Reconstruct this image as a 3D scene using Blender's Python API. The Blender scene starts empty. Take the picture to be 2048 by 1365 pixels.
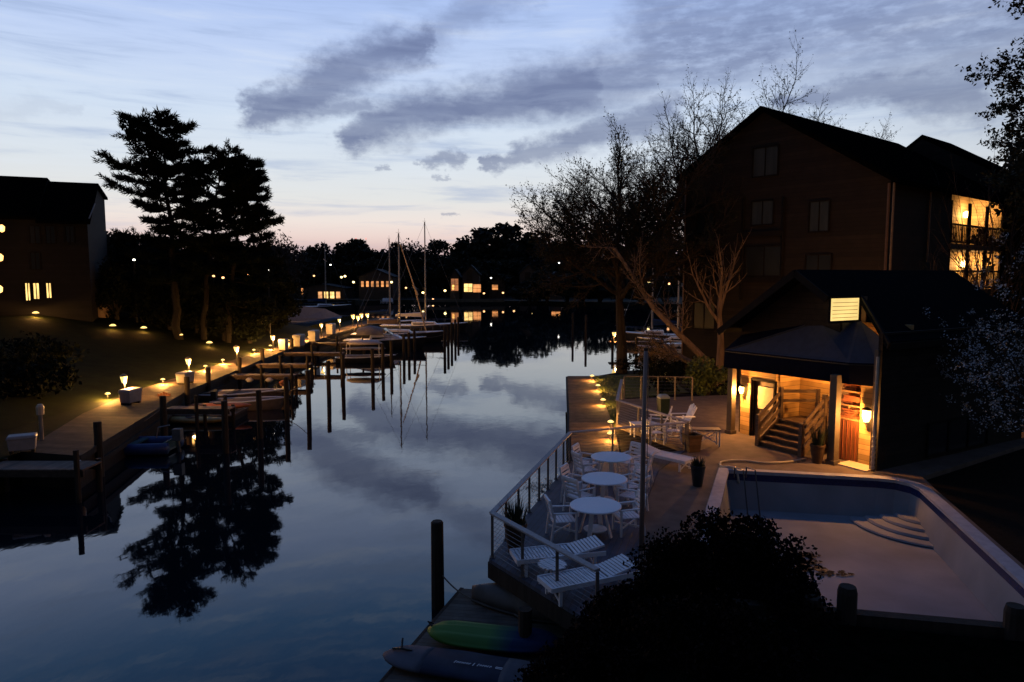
import bpy, bmesh, math, random
from mathutils import Vector, Matrix, Euler
sc = bpy.context.scene
COL = sc.collection
rad = math.radians
PI = math.pi
# ------------------------------------------------------------------ camera and pixel helpers
FPX = 1400.0; PITCH = rad(5.35); CAMZ = 7.5
cam_d = bpy.data.cameras.new('camera'); cam = bpy.data.objects.new('camera', cam_d); COL.objects.link(cam)
cam_d.sensor_width = 36; cam_d.lens = 36 * FPX / 2048; cam_d.clip_end = 3000; cam_d.clip_start = 0.1
cam.location = (0, 0, CAMZ); cam.rotation_euler = (PI / 2 - PITCH, 0, 0)
sc.camera = cam
sc.view_settings.view_transform = 'Standard'; sc.view_settings.look = 'None'
sc.view_settings.exposure = 0; sc.view_settings.gamma = 1
sc.cycles.max_bounces = 6; sc.cycles.diffuse_bounces = 3; sc.cycles.glossy_bounces = 3
sc.cycles.transmission_bounces = 2; sc.cycles.transparent_max_bounces = 4
sc.cycles.caustics_reflective = False; sc.cycles.caustics_refractive = False
sc.cycles.sample_clamp_indirect = 4

def ray(px, py):
    dx = (px - 1024) / FPX; dy = -(py - 682.5) / FPX
    return Vector((dx, math.cos(PITCH) + dy * math.sin(PITCH), -math.sin(PITCH) + dy * math.cos(PITCH)))
def at(px, py, z=0.0):            # point of height z under that line of sight
    d = ray(px, py); t = (z - CAMZ) / d.z
    return Vector((d.x * t, d.y * t, z))
def aty(px, py, Y):               # point at distance Y
    d = ray(px, py); t = Y / d.y
    return Vector((d.x * t, Y, CAMZ + d.z * t))
def azel(px, py):
    d = ray(px, py).normalized()
    return (math.degrees(math.atan2(d.x, d.y)), math.degrees(math.asin(d.z)))
def lin(r, g, b):
    f = lambda c: c / 12.92 if c <= 0.04045 else ((c + 0.055) / 1.055) ** 2.4
    return (f(r / 255), f(g / 255), f(b / 255), 1)

# ------------------------------------------------------------------ materials
MATS = {}
def mat(name, color, rough=0.7, var=0.25, scale=6.0, bump=0.0, bscale=None, spec=0.3, metal=0.0, stretch=(1, 1, 1), planks=None):
    if name in MATS: return MATS[name]
    m = bpy.data.materials.new(name); m.use_nodes = True
    nt = m.node_tree; b = nt.nodes['Principled BSDF']
    b.inputs['Roughness'].default_value = rough; b.inputs['Metallic'].default_value = metal
    b.inputs['Specular IOR Level'].default_value = spec
    tc = nt.nodes.new('ShaderNodeTexCoord')
    mp = nt.nodes.new('ShaderNodeMapping'); mp.inputs['Scale'].default_value = stretch
    nt.links.new(tc.outputs['Object'], mp.inputs['Vector'])
    nz = nt.nodes.new('ShaderNodeTexNoise'); nz.inputs['Scale'].default_value = scale; nz.inputs['Detail'].default_value = 6
    nt.links.new(mp.outputs['Vector'], nz.inputs['Vector'])
    rp = nt.nodes.new('ShaderNodeValToRGB')
    rp.color_ramp.elements[0].position = 0.3; rp.color_ramp.elements[1].position = 0.72
    c = Vector(color[:3])
    rp.color_ramp.elements[0].color = (*(c * (1 - var)), 1); rp.color_ramp.elements[1].color = (*(c * (1 + var)), 1)
    nt.links.new(nz.outputs['Fac'], rp.inputs['Fac'])
    out = rp.outputs['Color']
    hsrc = nz.outputs['Fac']
    if planks:      # (axis vector, board width): tone per board and a dark gap
        ax, w = planks
        dot = nt.nodes.new('ShaderNodeVectorMath'); dot.operation = 'DOT_PRODUCT'
        nt.links.new(tc.outputs['Object'], dot.inputs[0]); dot.inputs[1].default_value = Vector(ax).normalized() / w
        fl = nt.nodes.new('ShaderNodeMath'); fl.operation = 'FLOOR'; nt.links.new(dot.outputs['Value'], fl.inputs[0])
        wn = nt.nodes.new('ShaderNodeTexWhiteNoise'); wn.noise_dimensions = '1D'; nt.links.new(fl.outputs[0], wn.inputs['W'])
        fr = nt.nodes.new('ShaderNodeMath'); fr.operation = 'FRACT'; nt.links.new(dot.outputs['Value'], fr.inputs[0])
        pp = nt.nodes.new('ShaderNodeMath'); pp.operation = 'PINGPONG'; pp.inputs[1].default_value = 0.5; nt.links.new(fr.outputs[0], pp.inputs[0])
        gp = nt.nodes.new('ShaderNodeMapRange'); gp.inputs['From Min'].default_value = 0.0; gp.inputs['From Max'].default_value = 0.07
        gp.inputs['To Min'].default_value = 0.25; gp.inputs['To Max'].default_value = 1.0; nt.links.new(pp.outputs[0], gp.inputs['Value'])
        tn = nt.nodes.new('ShaderNodeMapRange'); tn.inputs['To Min'].default_value = 0.72; tn.inputs['To Max'].default_value = 1.2
        nt.links.new(wn.outputs['Value'], tn.inputs['Value'])
        mu = nt.nodes.new('ShaderNodeMath'); mu.operation = 'MULTIPLY'; nt.links.new(gp.outputs[0], mu.inputs[0]); nt.links.new(tn.outputs[0], mu.inputs[1])
        sv = nt.nodes.new('ShaderNodeVectorMath'); sv.operation = 'SCALE'
        nt.links.new(out, sv.inputs[0]); nt.links.new(mu.outputs[0], sv.inputs['Scale'])
        out = sv.outputs['Vector']; hsrc = gp.outputs[0]
        if bump == 0: bump = 0.4
    nt.links.new(out, b.inputs['Base Color'])
    if bump:
        bp = nt.nodes.new('ShaderNodeBump'); bp.inputs['Strength'].default_value = bump; bp.inputs['Distance'].default_value = 0.02
        if bscale:
            n2 = nt.nodes.new('ShaderNodeTexNoise'); n2.inputs['Scale'].default_value = bscale; n2.inputs['Detail'].default_value = 4
            nt.links.new(mp.outputs['Vector'], n2.inputs['Vector']); hsrc = n2.outputs['Fac']
        nt.links.new(hsrc, bp.inputs['Height']); nt.links.new(bp.outputs['Normal'], b.inputs['Normal'])
    MATS[name] = m
    return m
def glow(name, color, strength, var=0.0, scale=3.0):
    if name in MATS: return MATS[name]
    m = bpy.data.materials.new(name); m.use_nodes = True; nt = m.node_tree
    b = nt.nodes['Principled BSDF']; b.inputs['Base Color'].default_value = (0.6, 0.5, 0.4, 1)
    b.inputs['Emission Color'].default_value = (*color, 1); b.inputs['Emission Strength'].default_value = strength
    if var:
        tc = nt.nodes.new('ShaderNodeTexCoord'); nz = nt.nodes.new('ShaderNodeTexNoise'); nz.inputs['Scale'].default_value = scale
        nt.links.new(tc.outputs['Object'], nz.inputs['Vector'])
        mr = nt.nodes.new('ShaderNodeMapRange'); mr.inputs['From Min'].default_value = 0.3; mr.inputs['From Max'].default_value = 0.7
        mr.inputs['To Min'].default_value = strength * (1 - var); mr.inputs['To Max'].default_value = strength * (1 + var)
        nt.links.new(nz.outputs['Fac'], mr.inputs['Value']); nt.links.new(mr.outputs[0], b.inputs['Emission Strength'])
    MATS[name] = m
    return m

# ------------------------------------------------------------------ mesh builder
class MB:
    def __init__(s): s.v = []; s.f = []
    def add(s, vs, fs):
        o = len(s.v); s.v += [tuple(v) for v in vs]; s.f += [tuple(i + o for i in f) for f in fs]; return s
    def box(s, c, size, rot=0.0, M=None):
        hx, hy, hz = size[0] / 2, size[1] / 2, size[2] / 2
        vs = [Vector((x * hx, y * hy, z * hz)) for z in (-1, 1) for y in (-1, 1) for x in (-1, 1)]
        if M is None: M = Matrix.Rotation(rot, 3, 'Z')
        vs = [M @ v + Vector(c) for v in vs]
        return s.add(vs, [(0, 2, 3, 1), (4, 5, 7, 6), (0, 1, 5, 4), (2, 6, 7, 3), (0, 4, 6, 2), (1, 3, 7, 5)])
    def bar(s, p, q, w, h, up=(0, 0, 1)):
        p = Vector(p); q = Vector(q); d = q - p; L = d.length
        if L < 1e-6: return s
        d /= L; up = Vector(up)
        if abs(d.dot(up)) > 0.98: up = Vector((1, 0, 0)) if abs(d.x) < 0.9 else Vector((0, 1, 0))
        x = d.cross(up).normalized(); z = x.cross(d)
        M = Matrix((x, d, z)).transposed()
        return s.box((p + q) / 2, (w, L, h), M=M)
    def tube(s, pts, r, n=6, cap=True):
        pts = [Vector(p) for p in pts]
        if not hasattr(r, '__len__'): r = [r] * len(pts)
        rings = []; ref = None
        for i, p in enumerate(pts):
            d = (pts[min(i + 1, len(pts) - 1)] - pts[max(i - 1, 0)])
            if d.length < 1e-9: d = Vector((0, 0, 1))
            d.normalize()
            if ref is None: ref = Vector((1, 0, 0)) if abs(d.x) < 0.8 else Vector((0, 1, 0))
            x = (ref - d * ref.dot(d))
            if x.length < 1e-4: x = d.orthogonal()
            x.normalize(); y = d.cross(x); ref = x
            rings.append([p + (x * math.cos(2 * PI * k / n) + y * math.sin(2 * PI * k / n)) * r[i] for k in range(n)])
        vs = [v for rg in rings for v in rg]; fs = []
        for i in range(len(pts) - 1):
            for k in range(n): fs.append((i * n + k, i * n + (k + 1) % n, (i + 1) * n + (k + 1) % n, (i + 1) * n + k))
        if cap: fs.append(tuple(reversed(range(n)))); fs.append(tuple(range(len(vs) - n, len(vs))))
        return s.add(vs, fs)
    def lathe(s, c, prof, n=16, rot=None):
        vs = []; fs = []; c = Vector(c)
        for (r, z) in prof:
            for k in range(n):
                v = Vector((r * math.cos(2 * PI * k / n), r * math.sin(2 * PI * k / n), z))
                if rot is not None: v = rot @ v
                vs.append(c + v)
        for i in range(len(prof) - 1):
            for k in range(n): fs.append((i * n + k, i * n + (k + 1) % n, (i + 1) * n + (k + 1) % n, (i + 1) * n + k))
        fs.append(tuple(reversed(range(n)))); fs.append(tuple(range(len(vs) - n, len(vs))))
        return s.add(vs, fs)
    def prism(s, poly, z0, z1):
        n = len(poly); a = sum(poly[i][0] * poly[(i + 1) % n][1] - poly[(i + 1) % n][0] * poly[i][1] for i in range(n))
        if a < 0: poly = list(reversed(poly))
        vs = [(p[0], p[1], z0) for p in poly] + [(p[0], p[1], z1) for p in poly]
        fs = [tuple(reversed(range(n))), tuple(range(n, 2 * n))] + [(i, (i + 1) % n, n + (i + 1) % n, n + i) for i in range(n)]
        return s.add(vs, fs)
    def slab(s, quad, th):       # a flat polygon given in 3-D, thickened against its normal
        q = [Vector(p) for p in quad]; nrm = (q[1] - q[0]).cross(q[2] - q[0]).normalized(); n = len(q)
        vs = q + [p - nrm * th for p in q]
        fs = [tuple(range(n)), tuple(reversed(range(n, 2 * n)))] + [(i, n + i, n + (i + 1) % n, (i + 1) % n) for i in range(n)]
        return s.add(vs, fs)
    def quad(s, a, b, c, d): return s.add([a, b, c, d], [(0, 1, 2, 3)])
    def loft(s, rings, closed=True, cap=True):
        n = len(rings[0]); vs = [v for r in rings for v in r]; fs = []
        for i in range(len(rings) - 1):
            for k in range(n if closed else n - 1): fs.append((i * n + k, i * n + (k + 1) % n, (i + 1) * n + (k + 1) % n, (i + 1) * n + k))
        if cap: fs.append(tuple(reversed(range(n)))); fs.append(tuple(range(len(vs) - n, len(vs))))
        return s.add(vs, fs)
    def build(s, name, m, parent=None, world=False, smooth=False, bevel=0.0):
        me = bpy.data.meshes.new(name)
        vs = s.v
        if world and parent is not None:
            r = parent
            off = Vector((0, 0, 0))
            while r is not None: off += r.location; r = r.parent
            vs = [(v[0] - off.x, v[1] - off.y, v[2] - off.z) for v in vs]
        me.from_pydata(vs, [], s.f); me.update()
        if m: me.materials.append(m)
        if smooth:
            for p in me.polygons: p.use_smooth = True
        o = bpy.data.objects.new(name, me); COL.objects.link(o)
        if parent is not None: o.parent = parent
        if bevel:
            b = o.modifiers.new('bevel', 'BEVEL'); b.width = bevel; b.segments = 1; b.limit_method = 'ANGLE'
        return o

def tag(o, label=None, cat=None, group=None, kind=None):
    if label: o['label'] = label
    if cat: o['category'] = cat
    if group: o['group'] = group
    if kind: o['kind'] = kind
    return o
def empty(name, loc, rz=0.0, label=None, cat=None, group=None):
    o = bpy.data.objects.new(name, None); COL.objects.link(o); o.location = loc; o.rotation_euler = (0, 0, rz)
    o.empty_display_size = 0.2
    return tag(o, label, cat, group)
def copy_tree(o, parent=None):
    c = o.copy(); COL.objects.link(c)
    if parent is not None: c.parent = parent
    for ch in list(o.children): copy_tree(ch, c)
    return c
def struct(o): o['kind'] = 'structure'; return o
def lamp(loc, power, color=(1.0, 0.52, 0.17), r=0.04, parent=None, spot=None):
    l = bpy.data.lights.new('lamp_light', 'POINT'); l.energy = power; l.color = color; l.shadow_soft_size = r
    o = bpy.data.objects.new('lamp_light', l); COL.objects.link(o)
    o.location = loc
    if parent is not None: o.parent = parent
    return o
WARM = (1.0, 0.50, 0.15)

# ------------------------------------------------------------------ sky
world = bpy.data.worlds.new('World'); sc.world = world; world.use_nodes = True
wt = world.node_tree; bg = wt.nodes['Background']
def nd(t): return wt.nodes.new(t)
def setin(sock, v):
    if hasattr(v, 'links') or hasattr(v, 'is_linked'): wt.links.new(v, sock)
    else: sock.default_value = v
def M(op, a, b=None, c=None, clamp=False):
    n = nd('ShaderNodeMath'); n.operation = op; n.use_clamp = clamp
    for i, x in enumerate((a, b, c)):
        if x is not None: setin(n.inputs[i], x)
    return n.outputs[0]
def VM(op, a, b=None, s=None):
    n = nd('ShaderNodeVectorMath'); n.operation = op
    setin(n.inputs[0], a)
    if b is not None: setin(n.inputs[1], b)
    if s is not None: setin(n.inputs['Scale'], s)
    return n.outputs['Value'] if op in ('LENGTH', 'DOT_PRODUCT') else n.outputs['Vector']
def MR(v, a, b, c=0.0, d=1.0, smooth=True):
    n = nd('ShaderNodeMapRange'); n.interpolation_type = 'SMOOTHSTEP' if smooth else 'LINEAR'
    setin(n.inputs['Value'], v)
    for k, x in zip(('From Min', 'From Max', 'To Min', 'To Max'), (a, b, c, d)): n.inputs[k].default_value = x
    return n.outputs[0]
def NZ(vec, scale, detail=4.0, rough=0.55, dist=0.0):
    n = nd('ShaderNodeTexNoise'); wt.links.new(vec, n.inputs['Vector']); n.inputs['Scale'].default_value = scale
    n.inputs['Detail'].default_value = detail; n.inputs['Roughness'].default_value = rough; n.inputs['Distortion'].default_value = dist
    return n
def MIX(f, a, b):
    n = nd('ShaderNodeMix'); n.data_type = 'RGBA'
    setin(n.inputs[0], f); setin(n.inputs[6], a); setin(n.inputs[7], b)
    return n.outputs[2]
tc = nd('ShaderNodeTexCoord'); sx = nd('ShaderNodeSeparateXYZ'); wt.links.new(tc.outputs['Generated'], sx.inputs[0])
el = M('MULTIPLY', M('ARCSINE', sx.outputs[2]), 57.29578)
az = M('MULTIPLY', M('ARCTAN2', sx.outputs[0], sx.outputs[1]), 57.29578)
cx = nd('ShaderNodeCombineXYZ'); wt.links.new(az, cx.inputs[0]); wt.links.new(el, cx.inputs[1])
P0 = cx.outputs[0]
ramp = nd('ShaderNodeValToRGB'); wt.links.new(MR(el, 0, 90, smooth=False), ramp.inputs[0])
stops = [(0, (150, 122, 128)), (1.9, (202, 174, 172)), (3.0, (222, 200, 193)), (4.2, (226, 214, 207)), (6.0, (214, 215, 214)), (8.5, (206, 214, 222)),
         (12, (196, 210, 228)), (16, (182, 199, 230)), (20.5, (162, 184, 227)), (26, (92, 138, 194)), (32, (58, 102, 162)), (55, (42, 76, 132))]
cr = ramp.color_ramp
while len(cr.elements) < len(stops): cr.elements.new(0.5)
for e, (p, c) in zip(cr.elements, stops): e.position = p / 90.0; e.color = lin(*c)
SKY = ramp.outputs[0]
# brightness falls away from the afterglow
da = M('COSINE', M('MULTIPLY', M('ADD', az, 10.0), 0.0174533))
fall = MR(da, -0.35, 0.97, 0.15, 1.0)
hi = MR(el, 35, 80)
fall = M('ADD', M('MULTIPLY', fall, M('SUBTRACT', 1.0, hi)), M('MULTIPLY', hi, 0.95))
# warm band is strongest near the glow
SKY = MIX(M('MULTIPLY', MR(el, 7.5, 2.0), MR(da, 0.9, 0.6, 0.0, 0.65)), SKY, lin(176, 182, 200))
# warped cloud space
w1 = NZ(VM('MULTIPLY', P0, (1, 1.6, 0)), 0.14, 5, 0.6); w2 = NZ(VM('MULTIPLY', P0, (1, 1.5, 0)), 0.7, 5, 0.65)
wv = VM('ADD', VM('SCALE', VM('SUBTRACT', w1.outputs['Color'], (0.5, 0.5, 0.5)), s=6.0), VM('SCALE', VM('SUBTRACT', w2.outputs['Color'], (0.5, 0.5, 0.5)), s=2.6))
PW = VM('ADD', P0, VM('MULTIPLY', wv, (1, 0.62, 0)))
PPD = 25.0
def chain(pts, amount, soft=(0.2, 1.4)):
    out = []
    for (x0, y0, r0), (x1, y1, r1) in zip(pts, pts[1:]):
        a = azel(x0, y0); b = azel(x1, y1); r0 /= PPD; r1 /= PPD
        ba = (b[0] - a[0], b[1] - a[1], 0); L2 = ba[0] ** 2 + ba[1] ** 2
        pa = VM('SUBTRACT', PW, (a[0], a[1], 0))
        h = M('MULTIPLY', VM('DOT_PRODUCT', pa, ba), 1.0 / L2, clamp=True)
        bs = nd('ShaderNodeVectorMath'); bs.operation = 'SCALE'; bs.inputs[0].default_value = ba; wt.links.new(h, bs.inputs['Scale'])
        dd = VM('SUBTRACT', pa, bs.outputs['Vector'])
        dist = M('SQRT', VM('DOT_PRODUCT', dd, VM('MULTIPLY', dd, (1, 1, 0))))
        rr = M('MULTIPLY_ADD', h, r1 - r0, r0)
        out.append(M('MULTIPLY', MR(M('DIVIDE', dist, rr), soft[1], soft[0]), amount))
    return out
CL = []
CL += chain([(505, 226, 24), (590, 190, 44), (690, 140, 50), (770, 105, 50), (850, 80, 36)], 0.95)
CL += chain([(850, 75, 36), (940, 25, 40), (1040, -30, 45)], 0.5, (0.1, 1.5))
CL += chain([(600, 205, 20), (740, 205, 22)], 0.75, (0.1, 1.5))
CL += chain([(686, 284, 26), (760, 245, 46), (880, 212, 48), (1020, 198, 52), (1180, 170, 60)], 1.0)
CL += chain([(1180, 170, 62), (1330, 120, 66), (1520, 75, 85)], 0.8, (0.2, 1.35))
CL += chain([(970, 336, 12), (1080, 300, 30), (1200, 258, 40), (1340, 215, 40)], 0.85, (0.2, 1.3))
CL += chain([(1560, 200, 22), (1740, 176, 42), (1960, 180, 60)], 0.85, (0.2, 1.3))
CL += chain([(1300, 50, 60), (1560, 40, 120), (1900, 70, 130), (2250, 60, 160)], 0.7, (0.05, 1.5))
CL += chain([(850, 322, 12), (910, 322, 14)], 0.7); CL += chain([(866, 353, 5), (888, 350, 5)], 0.5); CL += chain([(752, 340, 6), (774, 338, 7)], 0.55)
CL += chain([(886, 437, 7), (914, 437, 8)], 0.6)
CL += chain([(-100, 205, 20), (60, 200, 16), (160, 215, 10)], 0.15, (0.05, 1.5))
mask = CL[0]
for c in CL[1:]: mask = M('MAXIMUM', mask, c)
# streaks and mackerel ripple
st = NZ(VM('MULTIPLY', P0, (0.30, 2.0, 0)), 0.42, 6, 0.6, 0.6)
st2 = NZ(VM('MULTIPLY', P0, (0.16, 1.7, 0)), 0.5, 5, 0.6, 0.3)
rp = NZ(VM('MULTIPLY', P0, (0.55, 1.5, 0)), 0.9, 5, 0.6, 0.0)
mask = M('MULTIPLY', mask, MR(st.outputs['Fac'], 0.15, 0.75, 1.12, 0.82), clamp=True)
rip = M('MULTIPLY', MR(az, 4, 14), MR(el, 12.5, 16))
mask = M('MULTIPLY', mask, M('SUBTRACT', 1.0, M('MULTIPLY', rip, MR(rp.outputs['Fac'], 0.4, 0.75, 0.0, 0.55))))
SKY = MIX(M('MULTIPLY', MR(st2.outputs['Fac'], 0.48, 0.75), M('MULTIPLY', MR(el, 4, 9), 0.30)), SKY, lin(214, 222, 232))
SKY = MIX(M('MULTIPLY', MR(st2.outputs['Fac'], 0.52, 0.25), 0.5), SKY, lin(140, 160, 196))
ccol = nd('ShaderNodeValToRGB'); wt.links.new(MR(el, 8, 24, smooth=False), ccol.inputs[0])
ccol.color_ramp.elements[0].color = lin(114, 125, 154); ccol.color_ramp.elements[1].color = lin(92, 107, 150)
SKY = MIX(M('MULTIPLY', mask, 0.97), SKY, ccol.outputs[0])
SKY = VM('SCALE', SKY, s=fall)
wt.links.new(SKY, bg.inputs['Color']); bg.inputs['Strength'].default_value = 1.16
# ------------------------------------------------------------------ setting
m_grass = mat('lawn_grass', (0.008, 0.011, 0.003), 0.95, 0.45, 1.5, 0.5, 40, spec=0.05)
m_mulch = mat('mulch', (0.008, 0.006, 0.005), 0.95, 0.5, 9, 0.6, 30, spec=0.05)
m_farland = mat('far_bank', (0.010, 0.012, 0.007), 0.95, 0.5, 0.4)
m_board_l = mat('boardwalk_wood', (0.075, 0.05, 0.035), 0.85, 0.3, 3, planks=((0.1, 1, 0), 0.15), spec=.1)
m_board_r = mat('quay_wood', (0.12, 0.078, 0.05), 0.85, 0.3, 3, planks=((-0.1, 1, 0), 0.15), spec=.1)
m_dark_wood = mat('dark_timber', (0.022, 0.017, 0.014), 0.9, 0.4, 8, 0.5, 30, stretch=(1, 1, 0.15))
m_pile = mat('piling_wood', (0.030, 0.022, 0.017), 0.9, 0.45, 10, 0.6, 24, stretch=(1, 1, 0.12))
m_brown_wood = mat('weathered_timber', (0.06, 0.04, 0.03), 0.85, 0.35, 6, 0.4, 30)
m_deck = mat('deck_boards', (0.062, 0.072, 0.105), 0.65, 0.2, 4, planks=((0.95, -0.31, 0), 0.14))
m_patio = mat('patio_concrete', (0.12, 0.092, 0.078), 0.8, 0.22, 2.2, 0.25, 45, spec=.15)
m_plaster = mat('pool_plaster', (0.215, 0.225, 0.255), 0.75, 0.24, 0.55, 0.1, 9, spec=.15)
m_coping = mat('pool_coping_stone', (0.30, 0.31, 0.36), 0.7, 0.14, 5, 0.2, 40)
m_tile = mat('pool_tile_blue', (0.012, 0.02, 0.09), 0.25, 0.3, 14)

wm = bpy.data.materials.new('water'); wm.use_nodes = True
t_ = wm.node_tree; b_ = t_.nodes['Principled BSDF']
b_.inputs['Base Color'].default_value = (0.0025, 0.006, 0.010, 1); b_.inputs['Roughness'].default_value = 0.025
b_.inputs['IOR'].default_value = 1.6
tc_ = t_.nodes.new('ShaderNodeTexCoord'); mp_ = t_.nodes.new('ShaderNodeMapping'); mp_.inputs['Scale'].default_value = (1, 0.55, 1)
t_.links.new(tc_.outputs['Object'], mp_.inputs['Vector'])
n1 = t_.nodes.new('ShaderNodeTexNoise'); n1.inputs['Scale'].default_value = 1.1; n1.inputs['Detail'].default_value = 3
n2 = t_.nodes.new('ShaderNodeTexNoise'); n2.inputs['Scale'].default_value = 0.12; n2.inputs['Detail'].default_value = 2
t_.links.new(mp_.outputs['Vector'], n1.inputs['Vector']); t_.links.new(mp_.outputs['Vector'], n2.inputs['Vector'])
ad_ = t_.nodes.new('ShaderNodeMath'); ad_.operation = 'MULTIPLY_ADD'; t_.links.new(n2.outputs['Fac'], ad_.inputs[0]); ad_.inputs[1].default_value = 2.5
t_.links.new(n1.outputs['Fac'], ad_.inputs[2])
bp_ = t_.nodes.new('ShaderNodeBump'); bp_.inputs['Strength'].default_value = 0.06; bp_.inputs['Distance'].default_value = 0.05
t_.links.new(ad_.outputs[0], bp_.inputs['Height']); t_.links.new(bp_.outputs['Normal'], b_.inputs['Normal'])
w = MB(); w.quad((-900, -60, 0), (900, -60, 0), (900, 420, 0), (-900, 420, 0))
struct(w.build('water', wm))

def flat(name, outer, holes, z, m, depth=0.0, zf=None):
    bm = bmesh.new(); es = []
    loops = [outer] + holes
    for lp in loops:
        vs = [bm.verts.new((p[0], p[1], z)) for p in lp]
        es += [bm.edges.new((vs[i], vs[(i + 1) % len(vs)])) for i in range(len(vs))]
    bmesh.ops.triangle_fill(bm, edges=es, use_beauty=True, use_dissolve=False)
    for f in bm.faces:
        if f.normal.z < 0: f.normal_flip()
    if depth:
        for lp in loops:
            a = [bm.verts.new((p[0], p[1], z)) for p in lp]; b = [bm.verts.new((p[0], p[1], z - depth)) for p in lp]
            n = len(lp)
            for i in range(n): bm.faces.new((a[i], a[(i + 1) % n], b[(i + 1) % n], b[i]))
    if zf:
        for v in bm.verts: v.co.z += zf(v.co.x, v.co.y)
    me = bpy.data.meshes.new(name); bm.to_mesh(me); bm.free(); me.materials.append(m)
    o = bpy.data.objects.new(name, me); COL.objects.link(o); return o

# left bank: quay lines (outer water edge and inner lawn edge)
QO = [(-15.2, 24.0), (-16.5, 30.8), (-17.9, 38), (-18.4, 46), (-19.0, 55), (-19.3, 64), (-19.1, 80), (-18.3, 104)]
QI = [(-17.6, 24.6), (-19.6, 31.5), (-20.6, 38), (-20.8, 46), (-21.2, 56), (-21.1, 65), (-20.6, 80), (-20.2, 104)]
def gz(x): return 1.2 + 0.2 * min(max(-20.7 - x, 0), 16)
def lawn():
    bm = bmesh.new()
    xs = [-20.7, -22.5, -25, -28, -31, -34, -36.7, -45, -60, -90, -150]
    def yr(x):   # near and far edge of the land at x
        far = 79.5 if x > -23 else 79 if x > -34 else 95 if x > -46 else 130
        return (-10, far)
    rows = []
    ys_n = 26
    for x in xs:
        a, b = yr(x); rows.append([bm.verts.new((x, a + (b - a) * j / ys_n, gz(x))) for j in range(ys_n + 1)])
    for i in range(len(xs) - 1):
        for j in range(ys_n): bm.faces.new((rows[i][j], rows[i][j + 1], rows[i + 1][j + 1], rows[i + 1][j]))
    # strip between quay boards and the lawn grid, then the far promontory and the skirts
    q = [(-18.2, -10), (-17.6, 24.6)] + QI[1:]
    for (p, r) in zip(q, q[1:]):
        if p[1] >= 79.9: break
        y0, y1 = p[1], min(r[1], 79.5)
        x1 = r[0] if r[1] <= 79.5 else r[0]
        bm.faces.new([bm.verts.new(c) for c in ((p[0] + .01, y0, 1.19), (x1 + .01, y1, 1.19), (-20.72 if x1 > -20.7 else x1 - .3, y1, 1.195), (-20.72 if p[0] > -20.7 else p[0] - .3, y0, 1.195))])
    bm.faces.new([bm.verts.new(c) for c in ((-20.6, 79.5, 1.19), (-20.2, 104, 1.19), (-23.4, 104, 1.1), (-23.2, 79.5, 1.19))])
    for (a, b) in (((-22.9, 79.5), (-34, 79)), ((-34, 79), (-46, 95)), ((-46, 95), (-150, 130)), ((-23.4, 104), (-23.2, 79.5)), ((-20.2, 104), (-23.4, 104)), ((-18.2, -10), (-17.6, 24.6))):
        bm.faces.new([bm.verts.new(c) for c in ((a[0], a[1], gz(a[0])), (b[0], b[1], gz(b[0])), (b[0], b[1], -1), (a[0], a[1], -1))])
    bmesh.ops.recalc_face_normals(bm, faces=bm.faces[:])
    for f in bm.faces:
        if abs(f.normal.z) > 0.5 and f.normal.z < 0: f.normal_flip()
    me = bpy.data.meshes.new('lawn'); bm.to_mesh(me); bm.free(); me.materials.append(m_grass)
    o = bpy.data.objects.new('lawn', me); COL.objects.link(o); struct(o)
lawn()
bw = MB()
for i in range(len(QO) - 1):
    a, b, c, d = QO[i], QO[i + 1], QI[i + 1], QI[i]
    bw.add([(p[0], p[1], 1.225) for p in (a, b, c, d)], [(0, 1, 2, 3)])
struct(bw.build('boardwalk', m_board_l))
bk = MB()
for i in range(len(QO) - 1):
    a, b = QO[i], QO[i + 1]
    bk.add([(a[0], a[1], 1.224), (b[0], b[1], 1.224), (b[0], b[1], -1), (a[0], a[1], -1)], [(0, 1, 2, 3)])
    bk.bar((a[0] + .06, a[1], 1.12), (b[0] + .06, b[1], 1.12), 0.1, 0.22)
    bk.bar((a[0] + .06, a[1], 0.55), (b[0] + .06, b[1], 0.55), 0.1, 0.18)
bk.add([(-15.2, 24, 1.224), (-17.6, 24.6, 1.224), (-17.6, 24.6, -1), (-15.2, 24, -1)], [(0, 1, 2, 3)])
tag(bk.build('bulkhead', m_dark_wood), 'dark timber bulkhead holding up the left boardwalk above the water', 'bulkhead')

# far shore
fs = [(-900, 150), (-150, 150), (-95, 175), (-70, 185), (-58, 196), (-44, 196), (-40, 190), (-30, 196), (-12, 190), (10, 186), (24, 172), (40, 168), (90, 150), (200, 150), (900, 150), (900, 420), (-900, 420)]
def fz(x, y): return 0.0
o = flat('far_shore', fs, [], 0.7, m_farland, 1.5); struct(o)
hb = MB()
hp = [(-900, 205, .7), (900, 205, .7), (900, 420, 7), (-900, 420, 7)]
hb.add(hp, [(0, 1, 2, 3)]); struct(hb.build('far_hillside', m_farland))

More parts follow.
